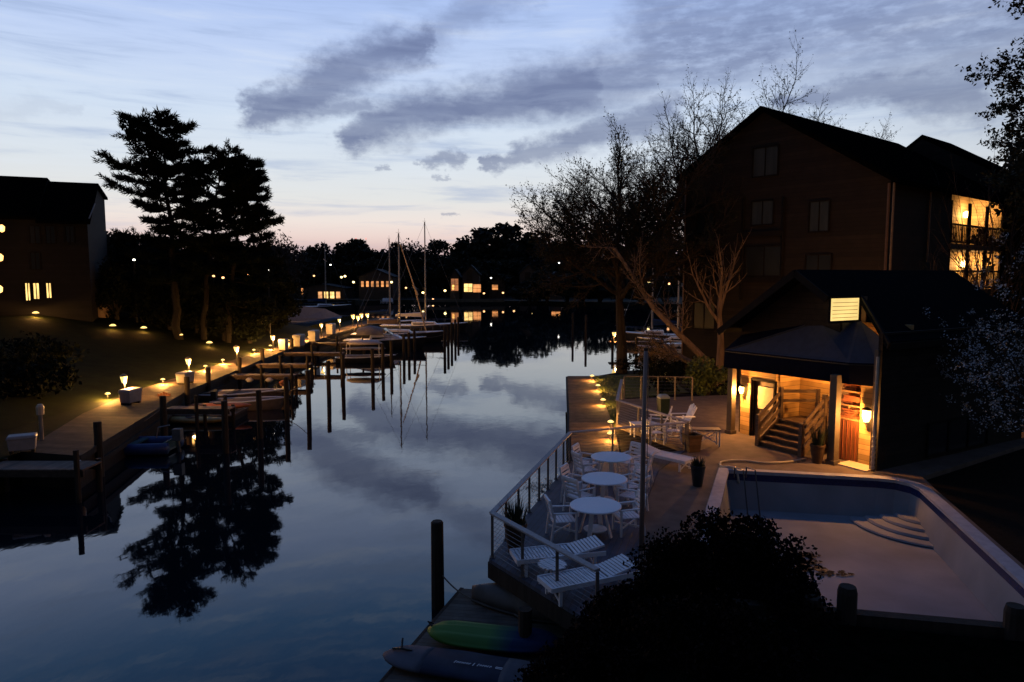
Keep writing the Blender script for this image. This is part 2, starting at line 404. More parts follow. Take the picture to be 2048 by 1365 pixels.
# right bank
PL = [(6.75, 21.45), (11.0, 20.62), (11.45, 20.42), (11.7, 20.05), (11.72, 19.6), (9.35, 10.1), (3.5, 12.2), (5.25, 17.5)]
def offs(poly, d):
    n = len(poly); out = []
    area = sum(poly[i][0] * poly[(i + 1) % n][1] - poly[(i + 1) % n][0] * poly[i][1] for i in range(n))
    sg = 1 if area > 0 else -1
    for i in range(n):
        p0, p1, p2 = Vector(poly[i - 1]), Vector(poly[i]), Vector(poly[(i + 1) % n])
        e1 = (p1 - p0).normalized(); e2 = (p2 - p1).normalized()
        n1 = Vector((e1.y, -e1.x)) * sg; n2 = Vector((e2.y, -e2.x)) * sg
        m_ = (n1 + n2).normalized(); k = d / max(0.35, m_.dot(n1))
        out.append(tuple(p1 + m_ * k))
    return out
land_r = [(3.9, 24.6), (5.05, 43.4), (7.5, 46.0), (11.2, 48.0), (15, 60), (40, 80), (120, 112), (160, 100), (160, -10), (1.0, -10), (1.5, 9), (2.9, 14), (3.6, 20)]
struct(flat('ground', land_r, [offs(PL, 0.3)], 1.2, m_mulch, 2.2))
patio = [(2.62, 14.0), (3.32, 17.5), (4.62, 21.6), (6.2, 24.3), (4.3, 28.7), (5.4, 34.5), (12, 36), (20.5, 30), (20, 26), (12.6, 21.0), (12.2, 19.6), (9.7, 9.6), (2.2, 9.6), (2.12, 11.5)]
struct(flat('patio', patio, [offs(PL, 0.02)], 1.35, m_patio, 0.5))
struct(flat('grass_verge', [(4.05, 27.5), (5.08, 43.3), (9.5, 44.5), (9.5, 37), (5.5, 35.2), (4.25, 29.2)], [], 1.26, mat('verge_grass', (0.05, 0.065, 0.015), 0.95, 0.5, 6, 0.6, 50)))
# right boardwalk
rb = MB()
RB = [(2.05, 23.3), (2.25, 27), (2.6, 31.3), (3.0, 37), (3.45, 43.2), (5.02, 43.2), (4.7, 37), (4.4, 31.3), (4.1, 27), (3.8, 24.2)]
n_ = 5
for i in range(4):
    rb.add([(RB[i][0], RB[i][1], 1.27), (RB[9 - i][0], RB[9 - i][1], 1.27), (RB[8 - i][0], RB[8 - i][1], 1.27), (RB[i + 1][0], RB[i + 1][1], 1.27)], [(0, 1, 2, 3)])
struct(rb.build('quay', m_board_r))
rk = MB()
for i in range(4): rk.add([(RB[i][0], RB[i][1], 1.268), (RB[i + 1][0], RB[i + 1][1], 1.268), (RB[i + 1][0], RB[i + 1][1], -1), (RB[i][0], RB[i][1], -1)], [(0, 1, 2, 3)]); rk.bar((RB[i][0] - .05, RB[i][1], 1.13), (RB[i + 1][0] - .05, RB[i + 1][1], 1.13), .1, .2)
rk.add([(3.45, 43.2, 1.268), (5.02, 43.2, 1.268), (5.02, 43.2, -1), (3.45, 43.2, -1)], [(0, 1, 2, 3)])
tag(rk.build('bulkhead', m_dark_wood), 'dark timber bulkhead under the lamp-lit quay on the right', 'bulkhead')

# timber deck
D = [(-0.5, 14.75), (1.95, 22.75), (6.12, 24.25), (4.6, 21.6), (3.3, 17.5), (2.6, 14.0), (2.1, 11.5), (1.55, 11.75)]
dk = empty('timber_deck', (1.5, 17, 1.0), 0, 'blue-grey timber deck on piles where the round white tables stand', 'deck')
x_ = MB(); x_.prism(D, 1.27, 1.352); x_.build('deck_surface', m_deck, dk, True)
x_ = MB()
for a, b in zip(D[-1:] + D[:2], D[:3]):
    a = Vector((*a, 1.1)); b = Vector((*b, 1.1)); x_.bar(a, b, 0.06, 0.34)
for k in range(7):
    a = Vector((-0.3, 15.0, 1.15)).lerp(Vector((1.8, 21.9, 1.15)), k / 6); b = Vector((2.4, 13.0, 1.15)).lerp(Vector((4.2, 21.3, 1.15)), k / 6); x_.bar(a, b, .08, .2)
x_.build('fascia', m_dark_wood, dk, True)
for p in ((0.25, 12.75), (-0.1, 15.2), (0.9, 18.6), (1.85, 21.9), (1.75, 12.3), (2.6, 20), (1.6, 16)):
    x_ = MB(); x_.tube([(p[0], p[1], -1.5), (p[0], p[1], 1.2)], 0.13, 10); x_.build('pile', m_pile, dk, True)
# low kayak dock
low = empty('floating_dock', (-0.8, 12, 0.3), 0, 'low plank dock beside the deck where kayak and board bag lie', 'dock')
LD = [(-1.12, 15.35), (1.2, 15.1), (1.6, 11.0), (0.6, 8.0), (-3.3, 8.6), (-2.27, 11.66)]
x_ = MB(); x_.prism(LD, 0.28, 0.4); x_.build('planking', mat('low_dock_wood', (0.075, 0.07, 0.062), 0.85, 0.3, 4, planks=((0.15, 1, 0), 0.14)), low, True)
x_ = MB(); x_.prism(offs(LD, -0.25), 0.0, 0.279)
x_.bar((-1.14, 15.4, .3), (-2.3, 11.66, .3), .08, .2); x_.bar((-2.3, 11.66, .3), (-3.33, 8.6, .3), .08, .2); x_.build('float', m_dark_wood, low, True)

# ------------------------------------------------------------------ swimming pool
pool = empty('swimming_pool', (8, 16, 1.35), 0, 'drained swimming pool with pale coping and a blue tile band', 'pool')
FL = 0.30
m_metal_d0 = mat('drain_cover', (.05, .05, .055), .6, .2, 9)
n = len(PL)
x_ = MB(); vs = [(p[0], p[1], 1.12) for p in PL] + [(p[0] + (8 - p[0]) * .06, p[1] + (16 - p[1]) * .06, FL) for p in PL]
x_.add(vs, [tuple(range(n, 2 * n))[::-1]] + [(i, (i + 1) % n, n + (i + 1) % n, n + i) for i in range(n)])
ob = x_.build('basin', m_plaster, pool, True)
x_ = MB(); vs = [(p[0], p[1], 1.36) for p in PL] + [(p[0], p[1], 1.12) for p in PL]
x_.add(vs, [(i, (i + 1) % n, n + (i + 1) % n, n + i) for i in range(n)]); x_.build('tile_band', m_tile, pool, True)
x_ = MB(); io = offs(PL, -0.04); oo = offs(PL, 0.29)
vs = [(p[0], p[1], 1.43) for p in io] + [(p[0], p[1], 1.43) for p in oo] + [(p[0], p[1], 1.34) for p in io] + [(p[0], p[1], 1.34) for p in oo]
fs_ = []
for i in range(n):
    j = (i + 1) % n; fs_ += [(i, j, n + j, n + i), (i, j, 2 * n + j, 2 * n + i), (n + i, n + j, 3 * n + j, 3 * n + i)]
x_.add(vs, fs_); x_.build('coping', m_coping, pool, True, bevel=0.02)
for k, (r, z) in enumerate(((0.85, 0.60), (1.25, 0.525), (1.65, 0.45), (2.05, 0.375))):
    c = Vector((12.0, 19.75)); pts = [tuple(c)]
    for q in range(15):
        a = rad(166 + 92 * q / 14); pts.append((c.x + r * math.cos(a), c.y + r * math.sin(a)))
    x_ = MB(); x_.prism(pts, FL, z); x_.build('step', m_plaster, pool, True, bevel=0.05)
rl = MB()
for k in range(5):
    rr_ = random.Random(40 + k); c = (6.6 + 1.9 * rr_.random(), 16.3 + 1.3 * rr_.random(), FL + .02)
    lf = MB()
    for j in range(26):
        a = rr_.random() * 6.28; d = rr_.random() ** .5 * .28; p = Vector((c[0] + d * 1.6 * math.cos(a), c[1] + d * .5 * math.sin(a), c[2] + rr_.random() * .02)); s = .05
        lf.quad(p + Vector((-s, -s, 0)), p + Vector((s, -s * .6, .01)), p + Vector((s, s, 0)), p + Vector((-s * .6, s, .015)))
    tag(lf.build('leaf_litter', mat('dead_leaves', (0.035, 0.022, 0.014), 0.9, 0.3, 8)), kind='stuff')
x_ = MB(); x_.lathe((7.6, 16.6, FL), [(.16, 0), (.16, .015), (.05, .02)], 16); x_.build('drain', m_metal_d0, pool, True)
# grab rail inside the pool, left side
x_ = MB(); a = at(1478, 1000, .9); b = at(1494, 1050, .3)
for dx in (0, .35):
    x_.tube([(a.x + dx, a.y + .5, 1.43), (a.x + dx, a.y + .45, 1.75), (a.x + .1 + dx, a.y, 1.8), (b.x + dx, b.y, .7), (b.x + .05 + dx, b.y - .1, .1)], 0.022, 6)
tag(x_.build('pool_ladder', mat('dull_steel', (0.06, 0.06, 0.07), 0.35, 0.2, 9, metal=0.6), bevel=0), 'dark bent rail of the pool ladder at the left pool wall', 'ladder')
x_ = MB(); pts = [at(px, py, 1.39) for px, py in ((1612, 918), (1575, 924), (1530, 926), (1490, 922), (1455, 922), (1441, 926), (1444, 934), (1460, 939))]
pts[-1].z = 1.46; pts.append(Vector((pts[-1].x + .12, pts[-1].y - .25, 1.44))); pts.append(Vector((pts[-1].x + .05, pts[-1].y - .15, 1.0)))
sp = []
for i in range(len(pts) - 1):
    p0, p1, p2, p3 = pts[max(i - 1, 0)], pts[i], pts[i + 1], pts[min(i + 2, len(pts) - 1)]
    for k in range(6):
        t = k / 6; sp.append(0.5 * ((2 * p1) + (p2 - p0) * t + (2 * p0 - 5 * p1 + 4 * p2 - p3) * t * t + (3 * p1 - p0 - 3 * p2 + p3) * t ** 3))
x_.tube(sp, 0.035, 8); tag(x_.build('hose', mat('hose_rubber', (0.42, 0.36, 0.28), 0.5, 0.15, 5), smooth=True), 'pale hose curling over the patio into the pool', 'hose')
# ------------------------------------------------------------------ pool house
AO = Vector((8.5, 26.9)); U = Vector((.497, -.868)); V = Vector((.868, .497))
def W(s, t, z): p = AO + U * s + V * t; return Vector((p.x, p.y, z))
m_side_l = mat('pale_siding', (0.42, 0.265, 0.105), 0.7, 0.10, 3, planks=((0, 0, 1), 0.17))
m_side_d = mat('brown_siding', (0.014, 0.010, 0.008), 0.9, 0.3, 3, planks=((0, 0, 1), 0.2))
m_shingle = mat('roof_shingle', (0.003, 0.004, 0.006), 1.0, 0.4, 7, 0.4, 30, spec=0.02)
m_awn = mat('awning_canvas', (0.040, 0.040, 0.060), 0.85, 0.15, 4, 0.15, 60)
m_val = mat('awning_valance', (0.004, 0.005, 0.014), 0.9, 0.2, 4, spec=.03)
m_trim = mat('painted_trim', (0.24, 0.19, 0.14), 0.55, 0.15, 6)
m_trim_d = mat('dark_trim', (0.010, 0.008, 0.0075), 0.8, 0.2, 6, spec=.1)
m_stair = mat('stair_timber', (0.10, 0.066, 0.046), 0.75, 0.35, 5, 0.4, 25, stretch=(1, 1, 6))
m_door = mat('red_door_wood', (0.15, 0.055, 0.022), 0.5, 0.45, 3, 0.2, 20, stretch=(9, 9, .6))
m_lampglass = glow('lamp_glass', (1.0, 0.66, 0.25), 4.5)
m_metal_d = mat('black_metal', (0.012, 0.012, 0.012), 0.5, 0.2, 8)
ph = empty('pool_house', tuple(W(3, 3, 1.35)), 0, 'dark-roofed pool house with awning over its lamp-lit stair porch', 'house')
def part(mb, name, m, parent=None, **k): return mb.build(name, m, parent or ph, True, **k)
# walls
x_ = MB()
def wallp(mb, s0, t0, s1, t1, z0, z1, th=.14):
    a = W(s0, t0, (z0 + z1) / 2); b = W(s1, t1, (z0 + z1) / 2); mb.bar(a, b, th, z1 - z0); return mb
wallp(x_, 6, 0.0, 6, 9, 1.2, 5.72)
wallp(x_, 0, .58, 0, 9, 1.2, 5.66)
wallp(x_, 0.075, 9.05, 5.925, 9.05, 1.2, 5.7)
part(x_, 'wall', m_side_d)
x_ = MB(); g = [W(0.0, .5, 4.75), W(4.22, .5, 4.75), W(4.22, .5, 6.82), W(3.0, .5, 7.6), W(0.0, .5, 5.6)]
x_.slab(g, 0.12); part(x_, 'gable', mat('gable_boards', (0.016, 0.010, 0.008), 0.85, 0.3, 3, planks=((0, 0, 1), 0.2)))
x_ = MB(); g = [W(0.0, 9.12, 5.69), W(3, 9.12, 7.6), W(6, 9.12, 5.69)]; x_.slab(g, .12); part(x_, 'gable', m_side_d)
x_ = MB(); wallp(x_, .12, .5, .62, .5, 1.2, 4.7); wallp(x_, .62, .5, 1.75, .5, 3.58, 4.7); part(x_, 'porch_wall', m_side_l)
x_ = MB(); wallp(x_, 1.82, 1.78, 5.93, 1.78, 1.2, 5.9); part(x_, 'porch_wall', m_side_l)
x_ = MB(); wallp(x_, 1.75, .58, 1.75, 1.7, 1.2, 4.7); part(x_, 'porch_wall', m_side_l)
# porch ceiling behind the awning
x_ = MB(); x_.slab([W(.1, .45, 4.72), W(.1, 1.7, 4.72), W(4.2, 1.7, 4.72), W(4.2, .45, 4.72)], .06); part(x_, 'porch_ceiling', m_trim)
# roof planes
rz = lambda s: 7.7 - .667 * abs(s - 3)
x_ = MB(); x_.slab([W(-.4, -.3, rz(-.4)), W(3, -.3, 7.7), W(3, 9.4, 7.7), W(-.4, 9.4, rz(-.4))], .16); part(x_, 'roof', m_shingle)
x_ = MB(); x_.slab([W(3, -.3, 7.698), W(4.3, -.3, rz(4.3)), W(4.3, 1.4, rz(4.3)), W(6.35, -.15, rz(6.35)), W(6.35, 9.4, rz(6.35)), W(3, 9.4, 7.698)][::-1], -.16); part(x_, 'roof', m_shingle)
x_ = MB()
x_.bar(W(-.42, -.34, rz(-.42) - .12), W(3, -.34, 7.58), .05, .24); x_.bar(W(3, -.34, 7.58), W(4.3, -.34, rz(4.3) - .12), .05, .24)
x_.bar(W(4.33, 1.4, rz(4.3) - .1), W(6.38, -.17, rz(6.38) - .1), .06, .24)
x_.bar(W(6.4, -.15, rz(6.4) - .1), W(6.4, 9.4, rz(6.4) - .1), .05, .2); part(x_, 'fascia', m_trim_d)
# lamp-lit siding wall in the roof notch, its light put in as emission
lit_siding = MB(); q = [W(4.32, -.22, 6.0), W(4.32, 1.32, 6.0), W(4.32, 1.32, 6.74), W(4.32, -.22, 6.74)]
lit_siding.slab(q, .03); wn = part(lit_siding, 'window', glow('siding_glow', (1.0, 0.70, 0.23), 1.1, 0.12, 1.2))  # glowing panel for the lit wall, no real window
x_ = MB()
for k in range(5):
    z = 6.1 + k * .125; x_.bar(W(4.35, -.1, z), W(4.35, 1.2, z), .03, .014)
part(x_, 'siding_line', mat('siding_line_wood', (0.30, 0.17, 0.05), 0.7, .2, 5), wn)
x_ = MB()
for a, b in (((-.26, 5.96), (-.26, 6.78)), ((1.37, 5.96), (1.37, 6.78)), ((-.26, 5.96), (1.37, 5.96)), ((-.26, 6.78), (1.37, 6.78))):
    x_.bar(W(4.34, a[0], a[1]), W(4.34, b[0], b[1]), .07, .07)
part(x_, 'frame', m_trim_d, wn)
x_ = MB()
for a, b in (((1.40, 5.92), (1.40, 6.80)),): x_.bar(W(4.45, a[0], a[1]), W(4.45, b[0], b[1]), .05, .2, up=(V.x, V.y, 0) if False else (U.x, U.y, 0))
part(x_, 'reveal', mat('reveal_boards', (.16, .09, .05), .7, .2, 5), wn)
# awning
T1, T2 = aty(1638, 641, 24.3), aty(1721, 643, 23.5); E1, E2, E3 = aty(1450, 700, 27.0), aty(1698, 726, 22.2), W(6.05, -.05, 4.75)
Bt = aty(1752, 700, 21.9); E3 = aty(1754, 728, 21.75)
x_ = MB(); x_.slab([E1, E2, T2, T1], .03); x_.slab([E2, E3, T2], .03); x_.slab([E3, W(6.1, .1, 5.45), T2], .03); aw = part(x_, 'awning', m_awn)
def dn(p, y, Y): return aty(p, y, Y)
F1, F2, F3 = aty(1447, 735, 27.0), aty(1698, 769, 22.2), aty(1754, 774, 21.75)
x_ = MB(); x_.slab([F1, F2, E2, E1], .03); x_.slab([F2, F3, E3, E2], .03)
x_.slab([T1, W(0, .5, 5.2), W(0, .5, 4.4), F1, E1], .03)
part(x_, 'valance', m_val, aw)
# awning frame bars
x_ = MB()
for a, b in ((E1, E2), (E2, T2), (E1, T1), (E2, E3)): x_.bar(a - Vector((0, 0, .06)), b - Vector((0, 0, .06)), .04, .04)
part(x_, 'awning_frame', m_metal_d, aw)
# columns
for (s, t, tp, wd) in ((0.0, 0.05, 4.35, .24), (4.83, -.45, 4.3, .26)):
    x_ = MB(); c = W(s, t, 0); x_.box((c.x, c.y, (1.35 + tp) / 2), (wd, wd, tp - 1.35), rot=math.atan2(V.y, V.x))
    x_.box((c.x, c.y, 1.42), (wd + .08, wd + .08, .14), rot=math.atan2(V.y, V.x)); part(x_, 'column', mat('column_paint', (.09, .07, .055), .6, .15, 6), bevel=.01)
# left doorway with frosted pane behind the stair
x_ = MB(); x_.slab([W(.66, .60, 1.36), W(.66, .60, 3.5), W(1.7, .60, 3.5), W(1.7, .60, 1.36)][::-1], .05); dr = part(x_, 'door', mat('brown_door', (0.07, 0.045, 0.025), 0.6, .25, 4))
x_ = MB(); x_.slab([W(.84, .55, 2.45), W(.84, .55, 3.3), W(1.55, .55, 3.3), W(1.55, .55, 2.45)][::-1], .02); part(x_, 'pane', mat('frosted_glass', (0.5, .42, .3), .2, .1, 6), dr)
x_ = MB()
for a, b in (((.64, 1.36), (.64, 3.56)), ((1.72, 1.36), (1.72, 3.56)), ((.6, 3.56), (1.76, 3.56))): x_.bar(W(a[0], .44, a[1]), W(b[0], .44, b[1]), .09, .09)
part(x_, 'frame', m_trim_d, dr)
# stairs
st = empty('stair', (0, 0, 0)); st.parent = ph
nst = 5; r_h = .18; go = .26
x_ = MB()
for k in range(nst):
    t0 = -.6 + k * go; z1 = 1.35 + (k + 1) * r_h; last = k == nst - 1
    a = t0; b = 1.66 if last else t0 + go + .03
    q = [W(1.95, a, 0), W(3.68, a, 0), W(3.68, b, 0), W(1.95, b, 0)]
    x_.prism([(p.x, p.y) for p in q], z1 - .05, z1)
stp = part(x_, 'tread', m_stair, st)
x_ = MB()
for k in range(nst):
    t0 = -.55 + k * go; z1 = 1.35 + (k + 1) * r_h - .055
    x_.bar(W(1.97, t0, 1.355 + k * r_h + .06), W(3.66, t0, 1.355 + k * r_h + .06), .03, .12)
part(x_, 'riser', mat('stair_riser', (0.055, 0.038, 0.03), .8, .3, 6), st)
for s in (1.9, 3.73):
    x_ = MB(); x_.bar(W(s, -.62, 1.42), W(s, .55, 2.22), .06, .26); part(x_, 'stringer', m_stair, st)
for s, sg in ((1.9, 'l'), (3.73, 'r')):
    x_ = MB()
    for (t, z0, z1) in ((-.62, 1.35, 2.5), (.55, 1.5, 3.4)):
        c = W(s, t, 0); x_.box((c.x, c.y, (z0 + z1) / 2), (.13, .13, z1 - z0), rot=math.atan2(V.y, V.x))
    for dz in (.98, .66, .36): x_.bar(W(s, -.6, 1.42 + dz), W(s, .55, 2.25 + dz), .05, .13)
    part(x_, 'handrail', m_stair, st)
x_ = MB()
for s in (2.75, 3.55):
    c = W(s, 1.5, 0); x_.box((c.x, c.y, 2.8), (.11, .11, 1.15), rot=math.atan2(V.y, V.x))
x_.bar(W(1.9, .6, 3.25), W(2.75, 1.5, 3.3), .05, .12); x_.bar(W(1.9, .6, 2.9), W(2.75, 1.5, 2.95), .05, .1); x_.bar(W(3.73, .6, 3.25), W(3.55, 1.5, 3.25), .05, .12)
x_.tube([W(3.0, 1.66, 3.0), W(3.3, 1.66, 3.2), W(4.5, 1.66, 4.4)], .03, 6)
part(x_, 'handrail', m_stair, st)
# right bay: red door, shelf of stacked boards, threshold
x_ = MB(); wallp(x_, 4.45, .3, 5.2, .3, 1.36, 2.75, .06); rd = part(x_, 'door', m_door)
x_ = MB(); 
for k in range(5): a = 4.52 + k * .15; x_.bar(W(a, .255, 1.42), W(a, .255, 2.7), .02, .02)
part(x_, 'batten', mat('door_batten', (.2, .05, .02), .6, .3, 6), rd)
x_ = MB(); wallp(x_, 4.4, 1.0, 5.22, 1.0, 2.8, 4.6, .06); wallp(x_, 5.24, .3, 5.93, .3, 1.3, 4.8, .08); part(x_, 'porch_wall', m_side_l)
x_ = MB()
for z in (2.79, 3.25, 3.72, 4.15): x_.slab([W(4.45, .25, z), W(5.2, .25, z), W(5.2, .96, z), W(4.45, .96, z)], .05)
for s in (4.44, 5.215): x_.bar(W(s, .6, 2.76), W(s, .6, 4.5), .7, .05)
sh = part(x_, 'shelf', mat('shelf_board', (.36, .2, .09), .6, .25, 5))
rr_ = random.Random(3)
x_ = MB()
for zi, z in enumerate((2.80, 3.26, 3.73)):
    for k in range(4):
        h = .06; zz = z + .03 + k * .075; a = 4.5 + rr_.random() * .1; b = 4.9 + rr_.random() * .26
        x_.bar(W(a, .4 + rr_.random() * .06, zz), W(b, .42 + rr_.random() * .06, zz + rr_.uniform(-.02, .02)), .2, h)
part(x_, 'board', mat('stacked_boards', (.24, .08, .035), .6, .4, 7), sh)
x_ = MB(); x_.slab([W(4.95, -.45, 1.40), W(6.0, -.45, 1.40), W(6.0, .25, 1.40), W(4.95, .25, 1.40)][::1], .05); part(x_, 'threshold', mat('pale_sill', (.55, .46, .33), .6, .1, 6))
x_ = MB(); wallp(x_, 6.0, -.2, 6.0, -.08, 1.35, 5.2, .12); part(x_, 'pilaster', mat('column_paint', (.09, .07, .055), .6, .15, 6))
# downspout on the corner
x_ = MB(); a = W(6.12, -.3, 0); x_.tube([(a.x, a.y, 5.0), (a.x, a.y, 1.5)], .05, 8)
for k in range(7): x_.lathe((a.x, a.y, 1.45 + k * .16), [(.03, 0), (.065, .04), (.065, .1), (.03, .14)], 8)
part(x_, 'downspout', mat('pale_downspout', (.4, .35, .28), .5, .2, 5))
# window in the dark right wall
x_ = MB(); x_.slab([W(6.09, 2.7, 1.5), W(6.09, 6.4, 1.5), W(6.09, 6.4, 2.55), W(6.09, 2.7, 2.55)], .03); ww = part(x_, 'window', mat('dark_glass', (.02, .022, .028), .15, .2, 3, spec=.6))
x_ = MB()
for t in (2.68, 3.9, 5.15, 6.42): x_.bar(W(6.11, t, 1.46), W(6.11, t, 2.6), .05, .05)
for z in (1.46, 2.6): x_.bar(W(6.11, 2.66, z), W(6.11, 6.44, z), .05, .05)
part(x_, 'frame', m_trim_d, ww)
# wall lamps: the porch pair, then two added on unseen walls
def sconce(name, base, out, power, size=1.0, parent=None, hood=True):
    o = Vector(out); c = Vector(base) + o * .14 * size
    x_ = MB(); x_.bar(Vector(base), c + Vector((0, 0, .02)), .03, .04); x_.lathe(c + Vector((0, 0, .13 * size)), [(.02, .05 * size), (.11 * size, 0), (.11 * size, -.02)], 8)
    x_.lathe(c + Vector((0, 0, -.17 * size)), [(.05 * size, 0), (.06 * size, .02)], 8)
    l_ = part(x_, name, m_metal_d, parent or ph)
    x_ = MB(); x_.lathe(c + Vector((0, 0, -.14 * size)), [(.05 * size, 0), (.085 * size, .1 * size), (.085 * size, .25 * size)], 10); part(x_, 'lamp_glass', m_lampglass, l_)
    q = lamp(c + o * .16 * size + Vector((0, 0, -.02)), power, (1, .42, .095), .05); q.parent = parent or ph; q.location = q.location - (parent or ph).location
    return l_
sconce('wall_lamp', W(.30, .42, 3.1), (-V.x, -V.y, 0), 380, 1.1)
sconce('wall_lamp', W(5.62, .25, 3.05), (-V.x, -V.y, 0), 360, 1.5)
sconce('wall_lamp', W(-.08, 4.8, 3.3), (-U.x, -U.y, 0), 1000, 1.2)  # added on a wall out of view, lights trunks and shrub
sconce('wall_lamp', W(3.0, 9.14, 3.6), (V.x, V.y, 0), 300, 1.2)  # added behind the house, out of view, lights the apartment wall
for (s, t, z, pw_) in ((3.1, 1.2, 4.55, 200), (4.85, .65, 4.5, 90)):
    x_ = MB(); x_.lathe(W(s, t, z), [(.13, .1), (.13, .05), (.09, 0)], 12); o = part(x_, 'ceiling_lamp', m_lampglass)
    q = lamp(W(s, t, z - .1) - ph.location, pw_, (1, .42, .095), .08, ph)

# ------------------------------------------------------------------ big apartment building
GO = Vector((10.8, 44.3)); GN = Vector((.63, -.777)); GD = Vector((.777, .63))
def G(w, t, z): p = GO + GN * w + GD * t; return Vector((p.x, p.y, z))
def onplane(px, py, p0, nrm):
    d = ray(px, py); o = Vector((0, 0, CAMZ)); k = (p0 - o).dot(nrm) / d.dot(nrm); return o + d * k
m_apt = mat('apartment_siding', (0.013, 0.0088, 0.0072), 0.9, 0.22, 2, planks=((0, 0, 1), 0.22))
m_glass = mat('window_glass_dark', (0.006, 0.007, 0.009), 0.3, 0.3, 1.0, spec=0.2)
m_aptroof = mat('apartment_roof', (0.002, 0.002, 0.0025), 1.0, 0.3, 4, spec=0.0)
ap = empty('apartment_building', tuple(G(6, 8, 1.2)), 0, 'tall dark gabled apartment building behind the pool house', 'apartment building')
def prismG(prof, t0, t1):      # profile in (w,z) pulled along the ridge
    mb = MB(); n = len(prof)
    vs = [G(w_, t0, z) for w_, z in prof] + [G(w_, t1, z) for w_, z in prof]
    return mb.add(vs, [tuple(range(n)), tuple(reversed(range(n, 2 * n)))] + [(i, n + i, n + (i + 1) % n, (i + 1) % n) for i in range(n)])
pa = lambda mb, name, m, parent=None, **k: mb.build(name, m, parent or ap, True, **k)
pa(prismG([(0, .9), (0, 13.8), (5.27, 16.62), (12.26, 12.2), (12.26, .9)], 0, 7.8), 'wall', m_apt)
pa(prismG([(0.01, .9), (0.01, 13.8), (5.27, 16.6), (10.2, 13.45), (10.2, .9)], 7.8, 17), 'wall', m_apt)
pa(prismG([(10.2, .9), (10.2, 13.4), (12.26, 12.15), (12.26, .9)], 16.7, 17), 'wall', m_apt)
pa(prismG([(-.4, 13.62), (5.27, 16.9), (5.27, 16.64), (-.4, 13.36)], -.4, 17.4), 'roof', m_aptroof)
pa(prismG([(5.271, 16.9), (12.75, 12.12), (12.75, 11.86), (5.271, 16.64)], -.4, 17.4), 'roof', m_aptroof)
pa(prismG([(2, .9), (2, 13.6), (6.8, 17.0), (14.4, 12.3), (14.4, .9)], 17.45, 22.4), 'wall', m_apt)
pa(prismG([(1.7, 13.62), (6.8, 17.3), (14.8, 12.3), (14.8, 12.05), (6.8, 17.02), (1.7, 13.36)], 17.43, 22.7), 'roof', m_aptroof)
fn = Vector((-GD.x, -GD.y, 0)); f0 = G(0, 0, 0)
def win_on(px0, py0, px1, py1, p0, nrm, host, build, glassm, mull=1, sill=True):
    a = onplane(px0, py0, p0, nrm); b = onplane(px1, py1, p0, nrm)
    z0, z1 = min(a.z, b.z), max(a.z, b.z); a2 = Vector((a.x, a.y, 0)); b2 = Vector((b.x, b.y, 0)); off = nrm * .03
    e = lambda t, z, k=1.0: a2.lerp(b2, t) + Vector((0, 0, z)) + off * k
    x_ = MB(); x_.slab([e(0, z0), e(1, z0), e(1, z1), e(0, z1)], .02); o = build(x_, 'window', glassm, host)
    x_ = MB()
    for t in (0, 1): x_.bar(e(t, z0, 1.6), e(t, z1, 1.6), .08, .08)
    for z in (z0, z1): x_.bar(e(0, z, 1.6), e(1, z, 1.6), .08, .08)
    for k in range(mull): t = (k + 1) / (mull + 1); x_.bar(e(t, z0, 1.4), e(t, z1, 1.4), .05, .05)
    build(x_, 'frame', m_trim_d, o)
    return o
m_curt = mat('curtained_glass', (0.022, 0.028, 0.032), 0.5, 0.35, 1.4, spec=.2, stretch=(3, 3, .3))
win_on(1507, 298, 1556, 350, f0, fn, ap, pa, m_curt)
for q in ((1504, 404, 1547, 449), (1620, 404, 1658, 463)): win_on(*q, f0, fn, ap, pa, m_curt)
for q in ((1395, 415, 1428, 466), (1391, 510, 1430, 566), (1388, 605, 1430, 660), (1612, 510, 1662, 560), (1386, 712, 1424, 738), (1492, 494, 1566, 553)): win_on(*q, f0, fn, ap, pa, m_glass)  # last rectangle is a dark sheet for the shaded balcony recess
# recessed balcony bay marked by corner boards and a rail
x_ = MB()
for px in (1489, 1569):
    a = onplane(px, 395, f0, fn); b = onplane(px, 600, f0, fn); x_.bar(Vector((a.x, a.y, a.z)) + fn * .06, Vector((a.x, a.y, b.z)) + fn * .06, .2, .12)
for py in (470, 560):
    a = onplane(1489, py, f0, fn); b = onplane(1569, py, f0, fn); b.z = a.z; x_.bar(a + fn * .08, b + fn * .08, .15, .3)
pa(x_, 'balcony_trim', m_trim_d)
x_ = MB(); 
for w_ in (.06, 12.2): x_ = MB(); x_.bar(G(w_, -.05, 1.2), G(w_, -.05, 12.0 if w_ > 6 else 13.6), .16, .06); pa(x_, 'corner_board', mat('corner_board', (.09, .055, .042), .7, .2, 5))
x_ = MB(); a = G(12.42, -.02, 0); x_.tube([(a.x, a.y, 12), (a.x, a.y, 1.3)], .06, 8); a = G(12.36, 4.6, 0); x_.tube([(a.x, a.y, 11.9), (a.x, a.y, 8.2)], .05, 8)
pa(x_, 'downspout', mat('grey_downspout', (.12, .09, .07), .5, .2, 5))
